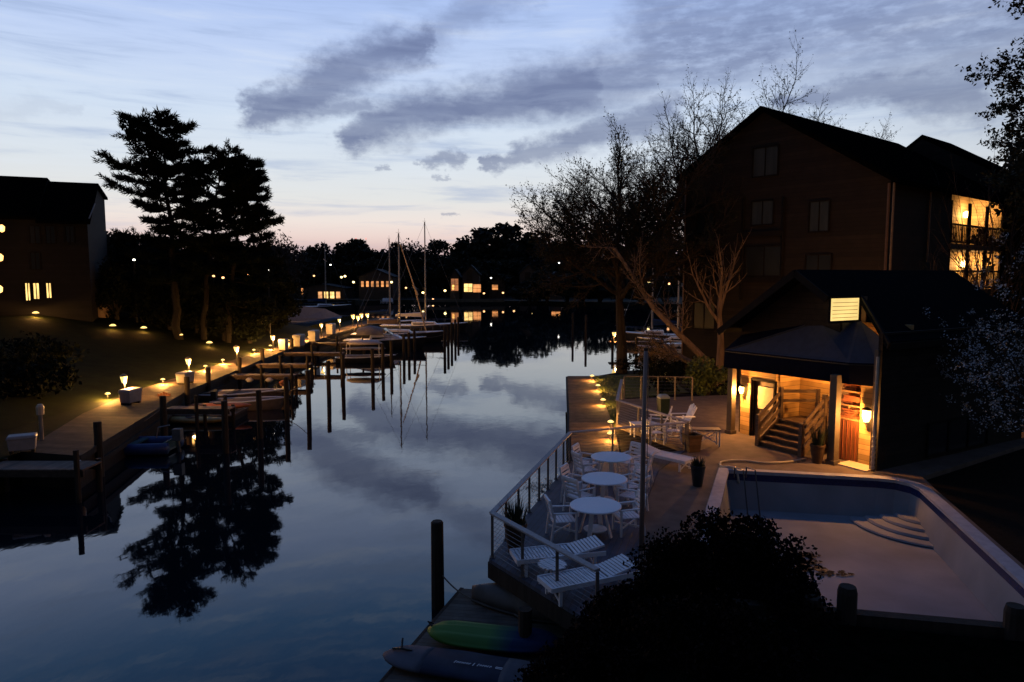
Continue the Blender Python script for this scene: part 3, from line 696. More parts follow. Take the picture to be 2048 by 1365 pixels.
# lit access balconies
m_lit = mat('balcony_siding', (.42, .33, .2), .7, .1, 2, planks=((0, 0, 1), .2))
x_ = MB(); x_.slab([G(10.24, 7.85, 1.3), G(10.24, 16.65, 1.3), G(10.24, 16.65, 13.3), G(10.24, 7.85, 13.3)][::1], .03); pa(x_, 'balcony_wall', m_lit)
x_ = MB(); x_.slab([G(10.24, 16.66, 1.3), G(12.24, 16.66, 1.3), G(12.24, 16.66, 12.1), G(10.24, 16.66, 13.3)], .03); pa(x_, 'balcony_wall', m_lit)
for z in (4.0, 6.65, 9.3):
    x_ = MB(); q = [G(10.25, 7.82, 0), G(12.3, 7.82, 0), G(12.3, 16.68, 0), G(10.25, 16.68, 0)]; x_.prism([(p.x, p.y) for p in q], z - .3, z); bl = pa(x_, 'balcony', mat('balcony_floor', (.06, .04, .03), .8, .2, 4))
    x_ = MB()
    for h in (1.1, .12): x_.bar(G(12.2, 7.82, z + h), G(12.2, 16.68, z + h), .08, .1)
    for k in range(4): x_.bar(G(12.2, 7.9 + k * 2.9, z), G(12.2, 7.9 + k * 2.9, z + 2.4), .14, .14)
    for k in range(36): t = 8 + k * .24; x_.bar(G(12.2, t, z + .15), G(12.2, t, z + 1.08), .035, .035)
    pa(x_, 'railing', m_trim_d, bl)
    if z > 5:
        c = G(10.45, 15.6, z + (2.14 if z > 8 else 1.6)); x_ = MB(); x_.lathe(c, [(.05, -.2), (.16, -.15), (.18, .1), (.06, .2)], 10); pa(x_, 'wall_lamp', glow('balcony_lamp', (1.0, .72, .3), 14), bl)
        q = lamp(G(10.85, 15.6, c.z) - ap.location, 210, (1, .47, .13), .12, ap)

# ------------------------------------------------------------------ left apartment building
LO = Vector((-33.6, 56.0)); LA = Vector((-.925, -.38)); LB = Vector((-.38, .925))
def Lp(k, d, z): p = LO + LA * k + LB * d; return Vector((p.x, p.y, z))
lb = empty('apartment_building', tuple(Lp(8, 4, 4)), 0, 'black apartment block on the left lawn with three lit ground-floor windows', 'apartment building')
pl = lambda mb, name, m, parent=None, **k: mb.build(name, m, parent or lb, True, **k)
m_lapt = mat('left_siding', (0.006, 0.005, 0.006), 0.9, 0.25, 2, planks=((0, 0, 1), 0.22))
def prismL(prof, k0, k1):
    mb = MB(); n = len(prof); vs = [Lp(k0, d, z) for d, z in prof] + [Lp(k1, d, z) for d, z in prof]
    return mb.add(vs, [tuple(reversed(range(n))), tuple(range(n, 2 * n))] + [(i, (i + 1) % n, n + (i + 1) % n, n + i) for i in range(n)])
pl(prismL([(0, 2), (0, 11.9), (4.8, 15.1), (9.7, 14.4), (9.7, 2)], 0, 3.4), 'wall', m_lapt)
pl(prismL([(0, 2), (0, 11.9), (4.8, 15.35), (9.7, 14.7), (9.7, 2)], 3.4, 22), 'wall', m_lapt)
pl(prismL([(-.4, 11.75), (4.8, 15.3), (9.9, 14.6), (9.9, 14.4), (4.8, 15.1), (-.4, 11.5)], -.25, 3.38), 'roof', m_aptroof)
pl(prismL([(-.4, 12.0), (4.8, 15.58), (9.9, 14.9), (9.9, 14.68), (4.8, 15.36), (-.4, 11.75)], 3.42, 22.2), 'roof', m_aptroof)
lf0 = Lp(0, 0, 0); ln = Vector((-LB.x, -LB.y, 0))
m_litwin = glow('lit_window', (1.0, 0.66, 0.20), 1.5, 0.35, 1.5)
for q in ((49, 566, 63, 602), (65, 566, 81, 599), (91, 566, 105, 597)): win_on(*q, lf0, ln, lb, pl, m_litwin, 1)
for q in ((90, 452, 112, 488), (58, 452, 82, 488), (60, 505, 82, 540), (130, 452, 150, 486)): win_on(*q, lf0, ln, lb, pl, m_glass)
x_ = MB(); x_.tube([aty(190, 408, 57.5), aty(178, 438, 56)], .05, 6); pl(x_, 'downspout', mat('pale_pipe', (.16, .15, .15), .5, .2, 5))
# projecting lamp-lit stair bay at its left end
bay = MB()
q = [Lp(7.6, -1.6, 0), Lp(7.6, -.02, 0), Lp(14, -.02, 0), Lp(14, -1.6, 0)]; bay.prism([(p.x, p.y) for p in q], 2, 11.4); by = pl(bay, 'stair_bay', mat('bay_siding', (.10, .05, .03), .8, .2, 2, planks=((0, 0, 1), .22)))
bf = Lp(0, -1.6, 0)
for (px, py, pw_) in ((5, 457, 30), (2, 515, 14), (1, 578, 14)):
    c = onplane(px, py, bf, ln) + ln * .2
    x_ = MB(); x_.lathe(c, [(.04, -.3), (.16, -.22), (.2, .1), (.06, .25)], 10); pl(x_, 'wall_lamp', glow('bay_lamp', (1.0, .55, .16), 2.5), by)
    lamp(c + ln * .5 - lb.location, pw_, (1, .42, .12), .15, lb)
# ------------------------------------------------------------------ deck railings
m_white = mat('white_paint', (0.70, 0.69, 0.73), 0.5, 0.10, 5)
m_tabletop = mat('table_top_white', (0.78, 0.78, 0.84), 0.45, 0.08, 60)
m_rail = mat('rail_wood_grey', (0.30, 0.28, 0.29), 0.6, 0.18, 5, stretch=(3, 3, 3))
m_post = mat('rail_post', (0.15, 0.125, 0.115), 0.6, 0.2, 5)
m_cable = mat('steel_cable', (0.16, 0.16, 0.18), 0.35, 0.1, 5, metal=0.7)
def railing(label, group, pts, z, h=1.0, sub=(1,), topw=.14, cat='railing', cables=9, rail_m=None):
    c = Vector((*pts[0], z)); r = empty('railing', c, 0, label, cat, group)
    x_ = MB(); seg = []
    for i, (a, b) in enumerate(zip(pts, pts[1:])):
        a = Vector((*a, z)); b = Vector((*b, z)); x_.bar(a + Vector((0, 0, h)), b + Vector((0, 0, h)), topw, .045); seg.append((a, b))
    x_.build('top_rail', rail_m or m_rail, r, True, bevel=.008)
    done = []
    for i, (a, b) in enumerate(seg):
        k = sub[i]
        for j in range(k + 1):
            p = a.lerp(b, j / k)
            if any((p - q).length < .05 for q in done): continue
            done.append(p); y_ = MB(); y_.bar(p, p + Vector((0, 0, h - .022)), .06, .06); y_.bar(p, p + Vector((0, 0, .02)), .12, .12); y_.build('post', m_post, r, True)
    y_ = MB()
    for a, b in seg:
        for j in range(cables): zz = .1 + j * (h - .18) / (cables - 1); y_.tube([a + Vector((0, 0, zz)), b + Vector((0, 0, zz))], .0045, 4, False)
    y_.build('cable', m_cable, r, True)
    return r
railing('long cable railing along the water edge of the round-table deck', None, [(1.5, 11.85), (-0.43, 14.82), (1.92, 22.68), (3.4, 23.25), (6.1, 24.18)], 1.352, 1.0, (3, 8, 1, 2))
railing('cable railing beside the two high-backed chairs by the quay', None, [(6.22, 24.36), (4.36, 28.65), (5.45, 34.4)], 1.352, 1.0, (3, 3))
railing('thin wire fence behind the high-backed chairs, in front of the shrub', None, [(5.6, 34.6), (8.9, 34.2)], 1.352, 1.15, (4,), .05, 'fence', 7, m_post)

# ------------------------------------------------------------------ white garden furniture
def make_table():
    r = empty('round_table', (0, 0, 0))
    x_ = MB(); x_.lathe((0, 0, .70), [(.58, 0), (.61, .008), (.61, .03), (.595, .042)], 40); x_.build('tabletop', m_tabletop, r)
    for k in range(4):
        a = PI / 4 + k * PI / 2; x_ = MB(); x_.bar((.2 * math.cos(a), .2 * math.sin(a), .7), (.4 * math.cos(a), .4 * math.sin(a), 0.0), .1, .035, up=(math.cos(a), math.sin(a), .4)); x_.build('leg', m_white, r)
    x_ = MB(); x_.lathe((0, 0, .14), [(.27, 0), (.28, .02), (.27, .03)], 24); x_.build('shelf', m_white, r)
    x_ = MB(); x_.bar((-.32, 0, .66), (.32, 0, .66), .05, .08); x_.bar((0, -.32, .66), (0, .32, .66), .05, .08); x_.build('apron', m_white, r)
    return r
def make_chair():     # faces +Y
    r = empty('garden_chair', (0, 0, 0))
    x_ = MB()
    for k in range(6): x_.box((0, -.2 + k * .085, .43), (.5, .07, .02))
    x_.box((0, -.25, .405), (.5, .03, .05)); x_.box((0, .26, .405), (.5, .03, .05)); x_.build('seat', m_white, r)
    x_ = MB()
    for k in range(4):
        z = .54 + k * .105; y = -.255 - (z - .43) * .22; x_.box((0, y, z), (.46, .02, .06), M=Matrix.Rotation(.2, 3, 'X'))
    for s in (-1, 1): x_.bar((s * .25, -.25, .42), (s * .25, -.38, .94), .04, .05)
    x_.bar((-.26, -.385, .93), (.26, -.385, .93), .05, .07); x_.build('backrest', m_white, r)
    for s in (-1, 1):
        x_ = MB(); x_.bar((s * .27, -.32, .66), (s * .27, .28, .64), .055, .025); x_.build('armrest', m_white, r)
        x_ = MB(); x_.bar((s * .27, .25, 0), (s * .27, .25, .63), .045, .045); x_.build('leg', m_white, r)
        x_ = MB(); x_.bar((s * .27, -.34, 0), (s * .27, -.26, .66), .045, .045); x_.build('leg', m_white, r)
    x_ = MB(); x_.bar((-.27, -.3, .2), (.27, .25, .2), .03, .04); x_.bar((-.27, .25, .2), (.27, -.3, .2), .03, .04); x_.build('stretcher', m_white, r)
    return r
def make_lounger():   # head toward +X, length 1.95
    r = empty('sun_lounger', (0, 0, 0)); L = 1.95
    x_ = MB()
    for k in range(17): x_.box((-.93 + k * .072, 0, .36), (.05, .58, .02))
    x_.build('seat', m_white, r)
    x_ = MB()
    for k in range(9): x_.box((.31 + k * .074, 0, .365 + .012 + k * .016), (.052, .58, .02), M=Matrix.Rotation(-.21, 3, 'Y'))
    for s in (-1, 1): x_.bar((.27, s * .25, .345), (.94, s * .25, .49), .04, .03)
    x_.build('backrest', m_white, r)
    x_ = MB()
    for s in (-1, 1): x_.bar((-.97, s * .305, .34), (.95, s * .305, .34), .035, .09)
    x_.bar((-.97, -.3, .34), (-.97, .3, .34), .03, .09); x_.build('frame', m_white, r)
    for x in (-.78, .72):
        for s in (-1, 1): y_ = MB(); y_.bar((x, s * .28, 0), (x, s * .28, .32), .05, .06); y_.build('leg', m_white, r)
    x_ = MB()
    for x in (-.78, .72): x_.bar((x, -.28, .05), (x, .28, .28), .025, .03); x_.bar((x, .28, .05), (x, -.28, .28), .025, .03)
    x_.build('stretcher', m_white, r)
    return r
def make_adirondack():  # faces +Y
    r = empty('high_back_chair', (0, 0, 0))
    x_ = MB()
    for k in range(6): x_.box((0, .28 - k * .1, .40 - k * .022), (.54, .085, .02), M=Matrix.Rotation(.2, 3, 'X'))
    x_.build('seat', m_white, r)
    x_ = MB()
    for k in range(5):
        s = (k - 2) * .115; h = 1.08 - abs(k - 2) * .05; x_.bar((s * .8, -.2, .3), (s * 1.15, -.52, h), .1, .02, up=(0, 1, 0))
    x_.bar((-.26, -.34, .62), (.26, -.34, .62), .03, .06); x_.bar((-.27, -.45, .88), (.27, -.45, .88), .03, .06); x_.build('backrest', m_white, r)
    for s in (-1, 1):
        x_ = MB(); x_.bar((s * .34, -.42, .62), (s * .34, .36, .64), .13, .025); x_.build('armrest', m_white, r)
        x_ = MB(); x_.bar((s * .31, .3, 0), (s * .31, .3, .62), .04, .09); x_.build('leg', m_white, r)
        x_ = MB(); x_.bar((s * .27, .3, .36), (s * .27, -.55, .06), .035, .1); x_.build('leg', m_white, r)
    return r
DZ = 1.352
tabs = [((1.98, 16.15), 'round white table nearest the two loungers at the deck corner'), ((2.48, 18.35), 'middle one of three round white tables on the deck'), ((2.98, 20.6), 'round white table farthest out, nearest the quay and single lounger')]
t0 = make_table()
for i, (p, l) in enumerate(tabs):
    o = t0 if i == 0 else copy_tree(t0)
    o.location = (p[0], p[1], DZ); o.rotation_euler = (0, 0, .3 + i * .2); tag(o, l, 'table', 'round white tables on the deck')
TBN = ['nearest round table', 'middle round table', 'farthest round table']
ch = make_chair(); first = True
seats = [(0, 187, .78, 'white slatted armchair on the water side of the '), (0, 12, .80, 'white slatted armchair on the pool side of the '),
         (1, 215, .85, 'white slatted armchair at the near water-side edge of the '), (1, 158, .78, 'white slatted armchair at the far water-side edge of the '), (1, 25, .82, 'white slatted armchair at the far pool-side edge of the '), (1, -38, .82, 'white slatted armchair at the near pool-side edge of the '),
         (2, 200, .8, 'white slatted armchair at the near water-side edge of the '), (2, 150, .8, 'white slatted armchair at the far water-side edge of the '), (2, 40, .85, 'white slatted armchair at the far pool-side edge of the '), (2, -20, .85, 'white slatted armchair at the near pool-side edge of the ')]
for (ti, a, d, l) in seats:
    o = ch if first else copy_tree(ch); first = False
    p = Vector(tabs[ti][0]) + Vector((math.cos(rad(a)), math.sin(rad(a)))) * d
    f = Vector(tabs[ti][0]) - p
    o.location = (p.x, p.y, DZ); o.rotation_euler = (0, 0, math.atan2(-f.x, f.y) + rad((a * 7) % 13 - 6)); tag(o, l + TBN[ti], 'chair', 'white armchairs round the deck tables')
lg = make_lounger()
for i, (p, q, l) in enumerate((((.05, 14.05), (1.9, 14.52), 'white slatted lounger on the deck corner, the farther of the pair'), ((.66, 12.75), (2.35, 13.5), 'white slatted lounger half hidden by the dark foreground shrub'), ((5.72, 21.45), (4.15, 23.1), 'white lounger standing alone between farthest table and square planter'))):
    o = lg if i == 0 else copy_tree(lg); p = Vector(p); q = Vector(q); c = (p + q) / 2
    o.location = (c.x, c.y, DZ); o.rotation_euler = (0, 0, math.atan2((q - p).y, (q - p).x)); tag(o, l, 'sun lounger', 'white slatted sun loungers')
s_ = empty('side_table', (.80, 13.45, DZ), .5, 'small round slatted side table between the two near loungers', 'side table')
x_ = MB()
for k in range(7):
    yy = -.24 + k * .08; hw = math.sqrt(max(.28 ** 2 - yy * yy, .01)); x_.box((0, yy, .43), (hw * 2, .068, .02))
x_.box((0, 0, .41), (.05, .5, .02)); x_.build('tabletop', m_white, s_)
for a in (.4, 1.97, 3.54, 5.11): x_ = MB(); x_.bar((.05 * math.cos(a), .05 * math.sin(a), .4), (.25 * math.cos(a + .5), .25 * math.sin(a + .5), 0), .03, .04); x_.build('leg', m_white, s_)
ad = make_adirondack()
for i, (px, py, a, l) in enumerate(((1362, 862, 100, 'white high-backed chair facing the water, beside the shrub'), (1316, 866, 75, 'white high-backed chair nearer the water, in front of the dark bin'))):
    o = ad if i == 0 else copy_tree(ad); o.location = at(px, py, DZ); o.rotation_euler = (0, 0, rad(a)); tag(o, l, 'chair', 'high-backed white chairs')
o = copy_tree(ch); o.location = at(1308, 888, DZ); o.rotation_euler = (0, 0, rad(-70)); tag(o, 'white slatted armchair behind the upper cable railing', 'chair', 'white armchairs by the quay')
o = copy_tree(ch); o.location = at(1345, 884, DZ); o.rotation_euler = (0, 0, rad(80)); tag(o, 'white slatted armchair beside the low white side table, backed to the planter', 'chair', 'white armchairs by the quay')
s2 = empty('low_table', at(1276, 872, DZ), .2, 'low white square table behind the upper cable railing', 'side table')
x_ = MB()
for k in range(5): x_.box((0, -.22 + k * .11, .5), (.55, .095, .02))
x_.build('tabletop', m_white, s2)
for a in (-1, 1):
    for b in (-1, 1): x_ = MB(); x_.bar((a * .23, b * .2, 0), (a * .23, b * .2, .49), .04, .04); x_.build('leg', m_white, s2)
bn = empty('trash_bin', at(1326, 838, DZ), .2, 'dark green square bin with pale lid behind the high-backed chairs', 'bin')
x_ = MB(); x_.lathe((0, 0, 0), [(.22, 0), (.27, .05), (.29, .85), (.29, .9)], 4, Matrix.Rotation(PI / 4, 3, 'Z')); x_.build('body', mat('bin_green', (.006, .022, .022), .6, .2, 5), bn)
x_ = MB(); x_.lathe((0, 0, .9), [(.31, 0), (.31, .06), (.2, .16)], 4, Matrix.Rotation(PI / 4, 3, 'Z')); x_.build('lid', mat('bin_lid', (.2, .24, .26), .5, .1, 5), bn)
bp = empty('lattice_bench', at(1408, 892, DZ), 0, 'pale metal bench with crossed lattice sides beside the square planter', 'bench')
x_ = MB(); a = Vector((-.45, .05, 0)); b = Vector((.55, -.05, 0)); x_.bar(a + Vector((0, 0, .62)), b + Vector((0, 0, .62)), .45, .04); x_.build('seat', m_trim, bp)
for s in (-.42, .5):
    for y in (-.18, .18): x_ = MB(); x_.bar((s, y, 0), (s, y, .6), .035, .035); x_.build('leg', m_white, bp)
x_ = MB()
for y in (-.18, .18):
    x_.bar((-.42, y, .08), (.5, y, .58), .02, .025); x_.bar((-.42, y, .58), (.5, y, .08), .02, .025); x_.bar((-.42, y, .33), (.5, y, .33), .02, .02)
x_.build('lattice', m_white, bp)
# planters
def grass_mb(rng, n, h, r):
    mb = MB()
    for k in range(n):
        a = rng.random() * 6.283; d = rng.random() ** .5 * r; p = Vector((d * math.cos(a), d * math.sin(a), 0)); l = h * rng.uniform(.6, 1.1)
        tip = p + Vector((math.cos(a) * l * rng.uniform(.1, .45), math.sin(a) * l * rng.uniform(.1, .45), l)); m1 = p.lerp(tip, .5) + Vector((0, 0, l * .1)); s = Vector((-math.sin(a), math.cos(a), 0)) * .011
        mb.add([p - s, p + s, m1 + s * .8, m1 - s * .8, tip], [(0, 1, 2, 3), (3, 2, 4)])
    return mb
m_pot = mat('planter_glaze', (0.016, 0.022, 0.028), 0.45, 0.3, 5); m_leaf_d = mat('plant_leaf', (0.014, 0.025, 0.012), 0.7, 0.4, 3)
m_terra = mat('brown_pot', (0.05, 0.028, 0.018), .6, .25, 5)
for k, (px, py, R, h, l, m_, gh) in enumerate(((1395, 972, .22, .62, 'dark blue-grey pot of low grass between lounger and pool corner', m_pot, .3), (1634, 926, .24, .62, 'brown pot of thin grass by the porch column at the stair foot', m_terra, .75), (1031, 1104, .26, .68, 'dark tall pot of grass in the water-side deck corner', m_terra, .6))):
    p = empty('planter', at(px, py, DZ), 0, l, 'planter')
    x_ = MB(); x_.lathe((0, 0, 0), [(R * .62, 0), (R * .95, h * .85), (R * 1.02, h * .9), (R * 1.02, h), (R * .9, h), (R * .88, h - .06)], 20); x_.build('pot', m_, p, smooth=False)
    g_ = grass_mb(random.Random(k), 110, gh, R * .8)
    for v in range(len(g_.v)): a = g_.v[v]; g_.v[v] = (a[0], a[1], a[2] + h - .06)
    g_.build('plant', m_leaf_d, p)
p = empty('planter_box', at(1383, 902, DZ), .3, 'brown square planter box beside the end rail post', 'planter')
x_ = MB(); x_.lathe((0, 0, 0), [(.3, 0), (.36, .55), (.38, .55), (.38, .6), (.33, .6), (.32, .52)], 4, Matrix.Rotation(PI / 4, 3, 'Z')); x_.build('box', mat('planter_wood', (.10, .055, .03), .7, .25, 5, planks=((0, 0, 1), .12)), p)
x_ = MB(); x_.lathe((0, 0, .5), [(.31, 0), (.31, .03)], 4, Matrix.Rotation(PI / 4, 3, 'Z')); x_.build('soil', m_mulch, p)
# tall mast pole with halyard
fp = empty('flag_pole', at(1283, 1098, DZ), 0, 'tall bare wooden pole rising beside the round tables', 'pole')
x_ = MB(); x_.tube([(0, 0, 0), (0, 0, 2.4), (.02, 0, 4.5)], [.06, .055, .045], 10); x_.build('pole', mat('pole_wood', (.22, .16, .14), .6, .25, 6, stretch=(1, 1, .1)), fp, smooth=True)
x_ = MB(); x_.lathe((.02, 0, 4.5), [(.046, 0), (.05, .03), (.03, .06)], 10); x_.build('cap', m_dark_wood, fp)
x_ = MB(); x_.tube([(.1, .02, 1.0), (.085, .02, 4.4)], .008, 4); x_.build('halyard', m_cable, fp)
# retaining timber wall nearest to the viewer with round post tops
rt = empty('retaining_wall', (6, 9.3, 1.35), 0, 'black timber retaining wall with round post tops below the pool', 'wall')
x_ = MB(); a = Vector((3.2, 9.72, 0)); b = Vector((9.6, 8.42, 0))
for k in range(6): z = 1.5 + k * .24; x_.bar(a + Vector((0, 0, z)), b + Vector((0, 0, z)), .18, .235)
x_.build('timber', m_dark_wood, rt, True)
for px, py in ((1622, 1190), (1690, 1168), (2023, 1206)):
    d = ray(px, py); y0 = 9.72 + (-.203) * 0
    kx = d.x / d.y; Y = (9.72 + .203 * 3.2) / (1 + .203 * kx); p_ = Vector((kx * Y, Y - .08, 0)); top = CAMZ + d.z / d.y * Y
    x_ = MB(); x_.lathe((p_.x, p_.y, 1.2), [(.13, 0), (.13, top - 1.28), (.11, top - 1.2)], 12); x_.build('post', m_dark_wood, rt, True)
bank = flat('planting_bank', [(2.6, 9.6), (9.5, 8.2), (14, 7.6), (14, 3), (1.0, 3), (1.6, 8)], [], 2.72, mat('ivy_bank', (.0025, .003, .002), 1, .5, 5, .6, 20, spec=0), 2.0); struct(bank)

# ------------------------------------------------------------------ things on the low dock
def hull_loft(L, B, H, n=14, m=12, up=True, bow=1.0, stern=1.0, flat_=.5, z0=0.0, keel=0.0):
    rings = []
    for i in range(n + 1):
        t = i / n; x = (t - .5) * L
        e = min(1, (1 - abs(2 * t - 1)) ** .5 * 1.15) if True else 1
        if t < .5: e = max(e, stern)
        else: e = max(e, 1 - bow) if bow < 1 else e
        e = max(e, .03); ring = []
        for k in range(m):
            a = 2 * PI * k / m; y = math.cos(a) * B / 2 * e; z = math.sin(a); z = z * H / 2 * (flat_ + (1 - flat_) * e)
            ring.append(Vector((x, y, z + H / 2 + z0 + keel * (2 * t - 1) ** 2)))
        rings.append(ring)
    return rings
ky = empty('kayak', ((at(862, 1258, .62) + Vector((1.22, -.25, 0))).x, (at(862, 1258, .62) + Vector((1.22, -.25, 0))).y, .41), rad(-11), 'lime green and blue moulded kayak lying on the low dock', 'kayak')
km = bpy.data.materials.new('kayak_plastic'); km.use_nodes = True; kt = km.node_tree; kb = kt.nodes['Principled BSDF']; kb.inputs['Roughness'].default_value = .65; kb.inputs['Specular IOR Level'].default_value = .2
t1 = kt.nodes.new('ShaderNodeTexCoord'); t2 = kt.nodes.new('ShaderNodeSeparateXYZ'); t3 = kt.nodes.new('ShaderNodeTexNoise'); t3.inputs['Scale'].default_value = 3
t4 = kt.nodes.new('ShaderNodeMath'); t4.operation = 'MULTIPLY_ADD'; t4.inputs[1].default_value = .35
t5 = kt.nodes.new('ShaderNodeValToRGB'); kt.links.new(t1.outputs['Object'], t2.inputs[0]); kt.links.new(t1.outputs['Object'], t3.inputs['Vector']); kt.links.new(t3.outputs['Fac'], t4.inputs[0]); kt.links.new(t2.outputs[0], t4.inputs[2])
mrk = kt.nodes.new('ShaderNodeMapRange'); mrk.inputs['From Min'].default_value = -1.4; mrk.inputs['From Max'].default_value = 1.6; kt.links.new(t4.outputs[0], mrk.inputs['Value']); kt.links.new(mrk.outputs[0], t5.inputs['Fac'])
t5.color_ramp.elements[0].color = (.075, .16, .02, 1); t5.color_ramp.elements[1].color = (.003, .006, .04, 1)
t5.color_ramp.elements.new(.5).color = (.06, .16, .04, 1); t5.color_ramp.elements.new(.68).color = (.004, .02, .07, 1)
kt.links.new(t5.outputs[0], kb.inputs['Base Color'])
rings = []
for i in range(25):
    t = i / 24; x = (t - .5) * 2.6; e = max(.05, (1 - abs(2 * t - 1) ** 4.5)); ring = []
    for k in range(24):
        a = 2 * PI * k / 24; y = math.cos(a) * .40 * e ** .6; z = math.sin(a)
        zz = .15 + z * .15 * e ** .5 + .05 * (2 * t - 1) ** 2
        if z > .25: zz += .035 * math.cos(y / .36 * 9) * e
        ring.append(Vector((x, y, zz)))
    rings.append(ring)
x_ = MB(); x_.loft(rings); x_.build('hull', km, ky, smooth=True)
x_ = MB(); x_.tube([(-1.2, -.05, .3), (-1.3, 0, .36), (-1.2, .05, .3)], .015, 6); x_.build('handle', m_metal_d, ky)
bag = empty('board_bag', (at(937, 1335, .5).x, at(937, 1335, .5).y, .405), rad(-15), 'navy and grey paddleboard bag with strap and white lettering', 'bag')
def bag_ring(t):
    x = (t - .5) * 3.3; e = max(.04, 1 - abs(2 * t - 1) ** 4.5); ring = []
    for k in range(20):
        a = 2 * PI * k / 20; y = math.cos(a) * .43 * e ** .6; z = math.sin(a); ring.append(Vector((x, y, .115 + z * .11 * e ** .35 + .02 * math.sin(x * 5 + y * 6) * max(z, 0))))
    return ring
ts = [i / 30 for i in range(31)]
gm = mat('bag_grey', (.075, .075, .095), .85, .2, 4); nm = mat('bag_navy', (.015, .019, .042), .75, .25, 4)
for a, b, m_, nme in ((0, 8, gm, 'tail_panel'), (8, 21, nm, 'middle_panel'), (21, 30, gm, 'nose_panel')):
    x_ = MB(); x_.loft([bag_ring(ts[i]) for i in range(a, b + 1)], cap=(a == 0 or b == 30)); x_.build(nme, m_, bag, smooth=True)
x_ = MB(); x_.loft([[p + Vector((0, -.004, 0)) for p in bag_ring(ts[i])[11:17]] for i in range(21, 30)], closed=False, cap=False); x_.build('side_band', mat('bag_red', (.16, .035, .025), .7, .2, 4), bag)
x_ = MB(); x_.tube([(-1.1, .03, .235), (-1.3, .02, .25), (-1.5, .06, .2)], .02, 6); x_.tube([(-1.3, .02, .25), (-1.36, .2, .34), (-1.42, .3, .2)], .018, 6); x_.build('strap', m_metal_d, bag)
x_ = MB(); rr_ = random.Random(8)
def stroke(mb, p, q, w=.012):
    p = Vector((p[0], p[1], .238)); q = Vector((q[0], q[1], .238)); mb.bar(p, q, w, .004)
xx = -.22
for wd in (7, 1, 6):
    for k in range(wd):
        h = .05 if wd > 1 else .09
        if k == 0 and wd > 1: h = .075
        stroke(x_, (xx, -.12 - h / 2), (xx + .018, -.12 + h / 2)); 
        if wd > 1: stroke(x_, (xx + .018, -.12 + h / 2 - .006), (xx + .034, -.12 + (h / 2 - .03 if k % 2 else h / 2 - .012)), .01)
        xx += .045
    xx += .035
x_.build('lettering', mat('bag_print', (.75, .75, .8), .7, .1, 5), bag)
x_ = MB(); stroke(x_, (xx + .03, -.10), (xx + .15, -.105), .015); stroke(x_, (xx + .03, -.14), (xx + .15, -.145), .015); stroke(x_, (xx + .03, -.10), (xx + .03, -.14), .01)
x_.build('logo', mat('bag_print', (.75, .75, .8), .7, .1, 5), bag)
dg = empty('dinghy', (.25, 14.45, .4), rad(-14), 'upturned grey-brown dinghy under the deck edge', 'dinghy')
rings = []
for i in range(15):
    t = i / 14; e = (1 - (1 - t) ** 2.2) ** .8 if t < .5 else 1; x = -1.15 + t * 2.5; hh = .5 * (.6 + .4 * e)
    rings.append([Vector((x, math.cos(PI * k / 10) * .62 * max(e, .1), .06 + math.sin(PI * k / 10) ** .7 * hh)) for k in range(11)])
x_ = MB(); x_.loft(rings); x_.build('hull', mat('dinghy_hull', (.10, .088, .085), .6, .2, 4), dg, smooth=True)
x_ = MB()
for s in (0, -1): x_.tube([r_[s] + Vector((0, 0, .0)) for r_ in rings], .03, 6)
x_.build('gunwale', mat('dinghy_rim', (.05, .042, .04), .6, .2, 5), dg)

# ------------------------------------------------------------------ pilings
def piling(x, y, top, r=.13, label='', group='mooring pilings', z0=-1.5, lean=0.0, cat='piling'):
    p = MB(); rr = random.Random(int(x * 91 + y * 37))
    p.lathe((0, 0, 0), [(r * 1.08, z0), (r * 1.05, .5), (r, top - .03), (r * .8, top)], 10)
    for v in range(len(p.v)): a = p.v[v]; p.v[v] = (a[0] + lean * a[2], a[1], a[2])
    o = p.build('mooring_piling', m_pile); o.location = (x, y, 0); return tag(o, label, cat, group)
piling(-1.68, 15.25, 2.02, .14, 'stout dark piling standing alone at the kayak dock corner', None)
# left outer row: (pixel x, pixel y of the reflected top)
ROW = [(456, 1010), (524, 972), (577, 925), (620, 900), (660, 866), (688, 841), (747, 821), (767, 802), (784, 790), (809, 769), (819, 762), (830, 749)]
for px, B in ROW:
    h = 2.25; a = math.atan((B - 682.5) / FPX) + PITCH; Y = (h + CAMZ) / math.tan(a)
    X = ray(px, B).x / ray(px, B).y * Y
    piling(X, Y, h, .13, 'dark piling in the outer row off the left boardwalk slips', 'outer row of mooring pilings', lean=random.Random(px).uniform(-.01, .01))
for px, B in ((890, 748), (897, 740), (904, 733), (911, 722), (917, 712)):
    a = math.atan((B - 682.5) / FPX) + PITCH; Y = (2.4 + CAMZ) / math.tan(a); X = ray(px, B).x / ray(px, B).y * Y
    piling(X, Y, 2.4, .14, 'dark piling off the bows of the moored sailboats', 'pilings by the sailboats')
for X, Y in ((-15.55, 25.6), (-15.9, 31.2), (-17.6, 37.2), (-18.1, 41), (-18.3, 46.3), (-18.8, 52), (-19.1, 60), (-19.1, 68)):
    piling(X + .15, Y, 2.1, .14, 'dark piling standing against the left bulkhead', 'pilings along the left bulkhead')
for px, B in ((1145, 724), (1171, 734)):
    a = math.atan((B - 682.5) / FPX) + PITCH; Y = (3.0 + CAMZ) / math.tan(a); X = ray(px, B).x / ray(px, B).y * Y
    piling(X, Y, 3.0, .13, 'one of two tall dark pilings rising in the water off the right bank', 'pair of tall pilings')
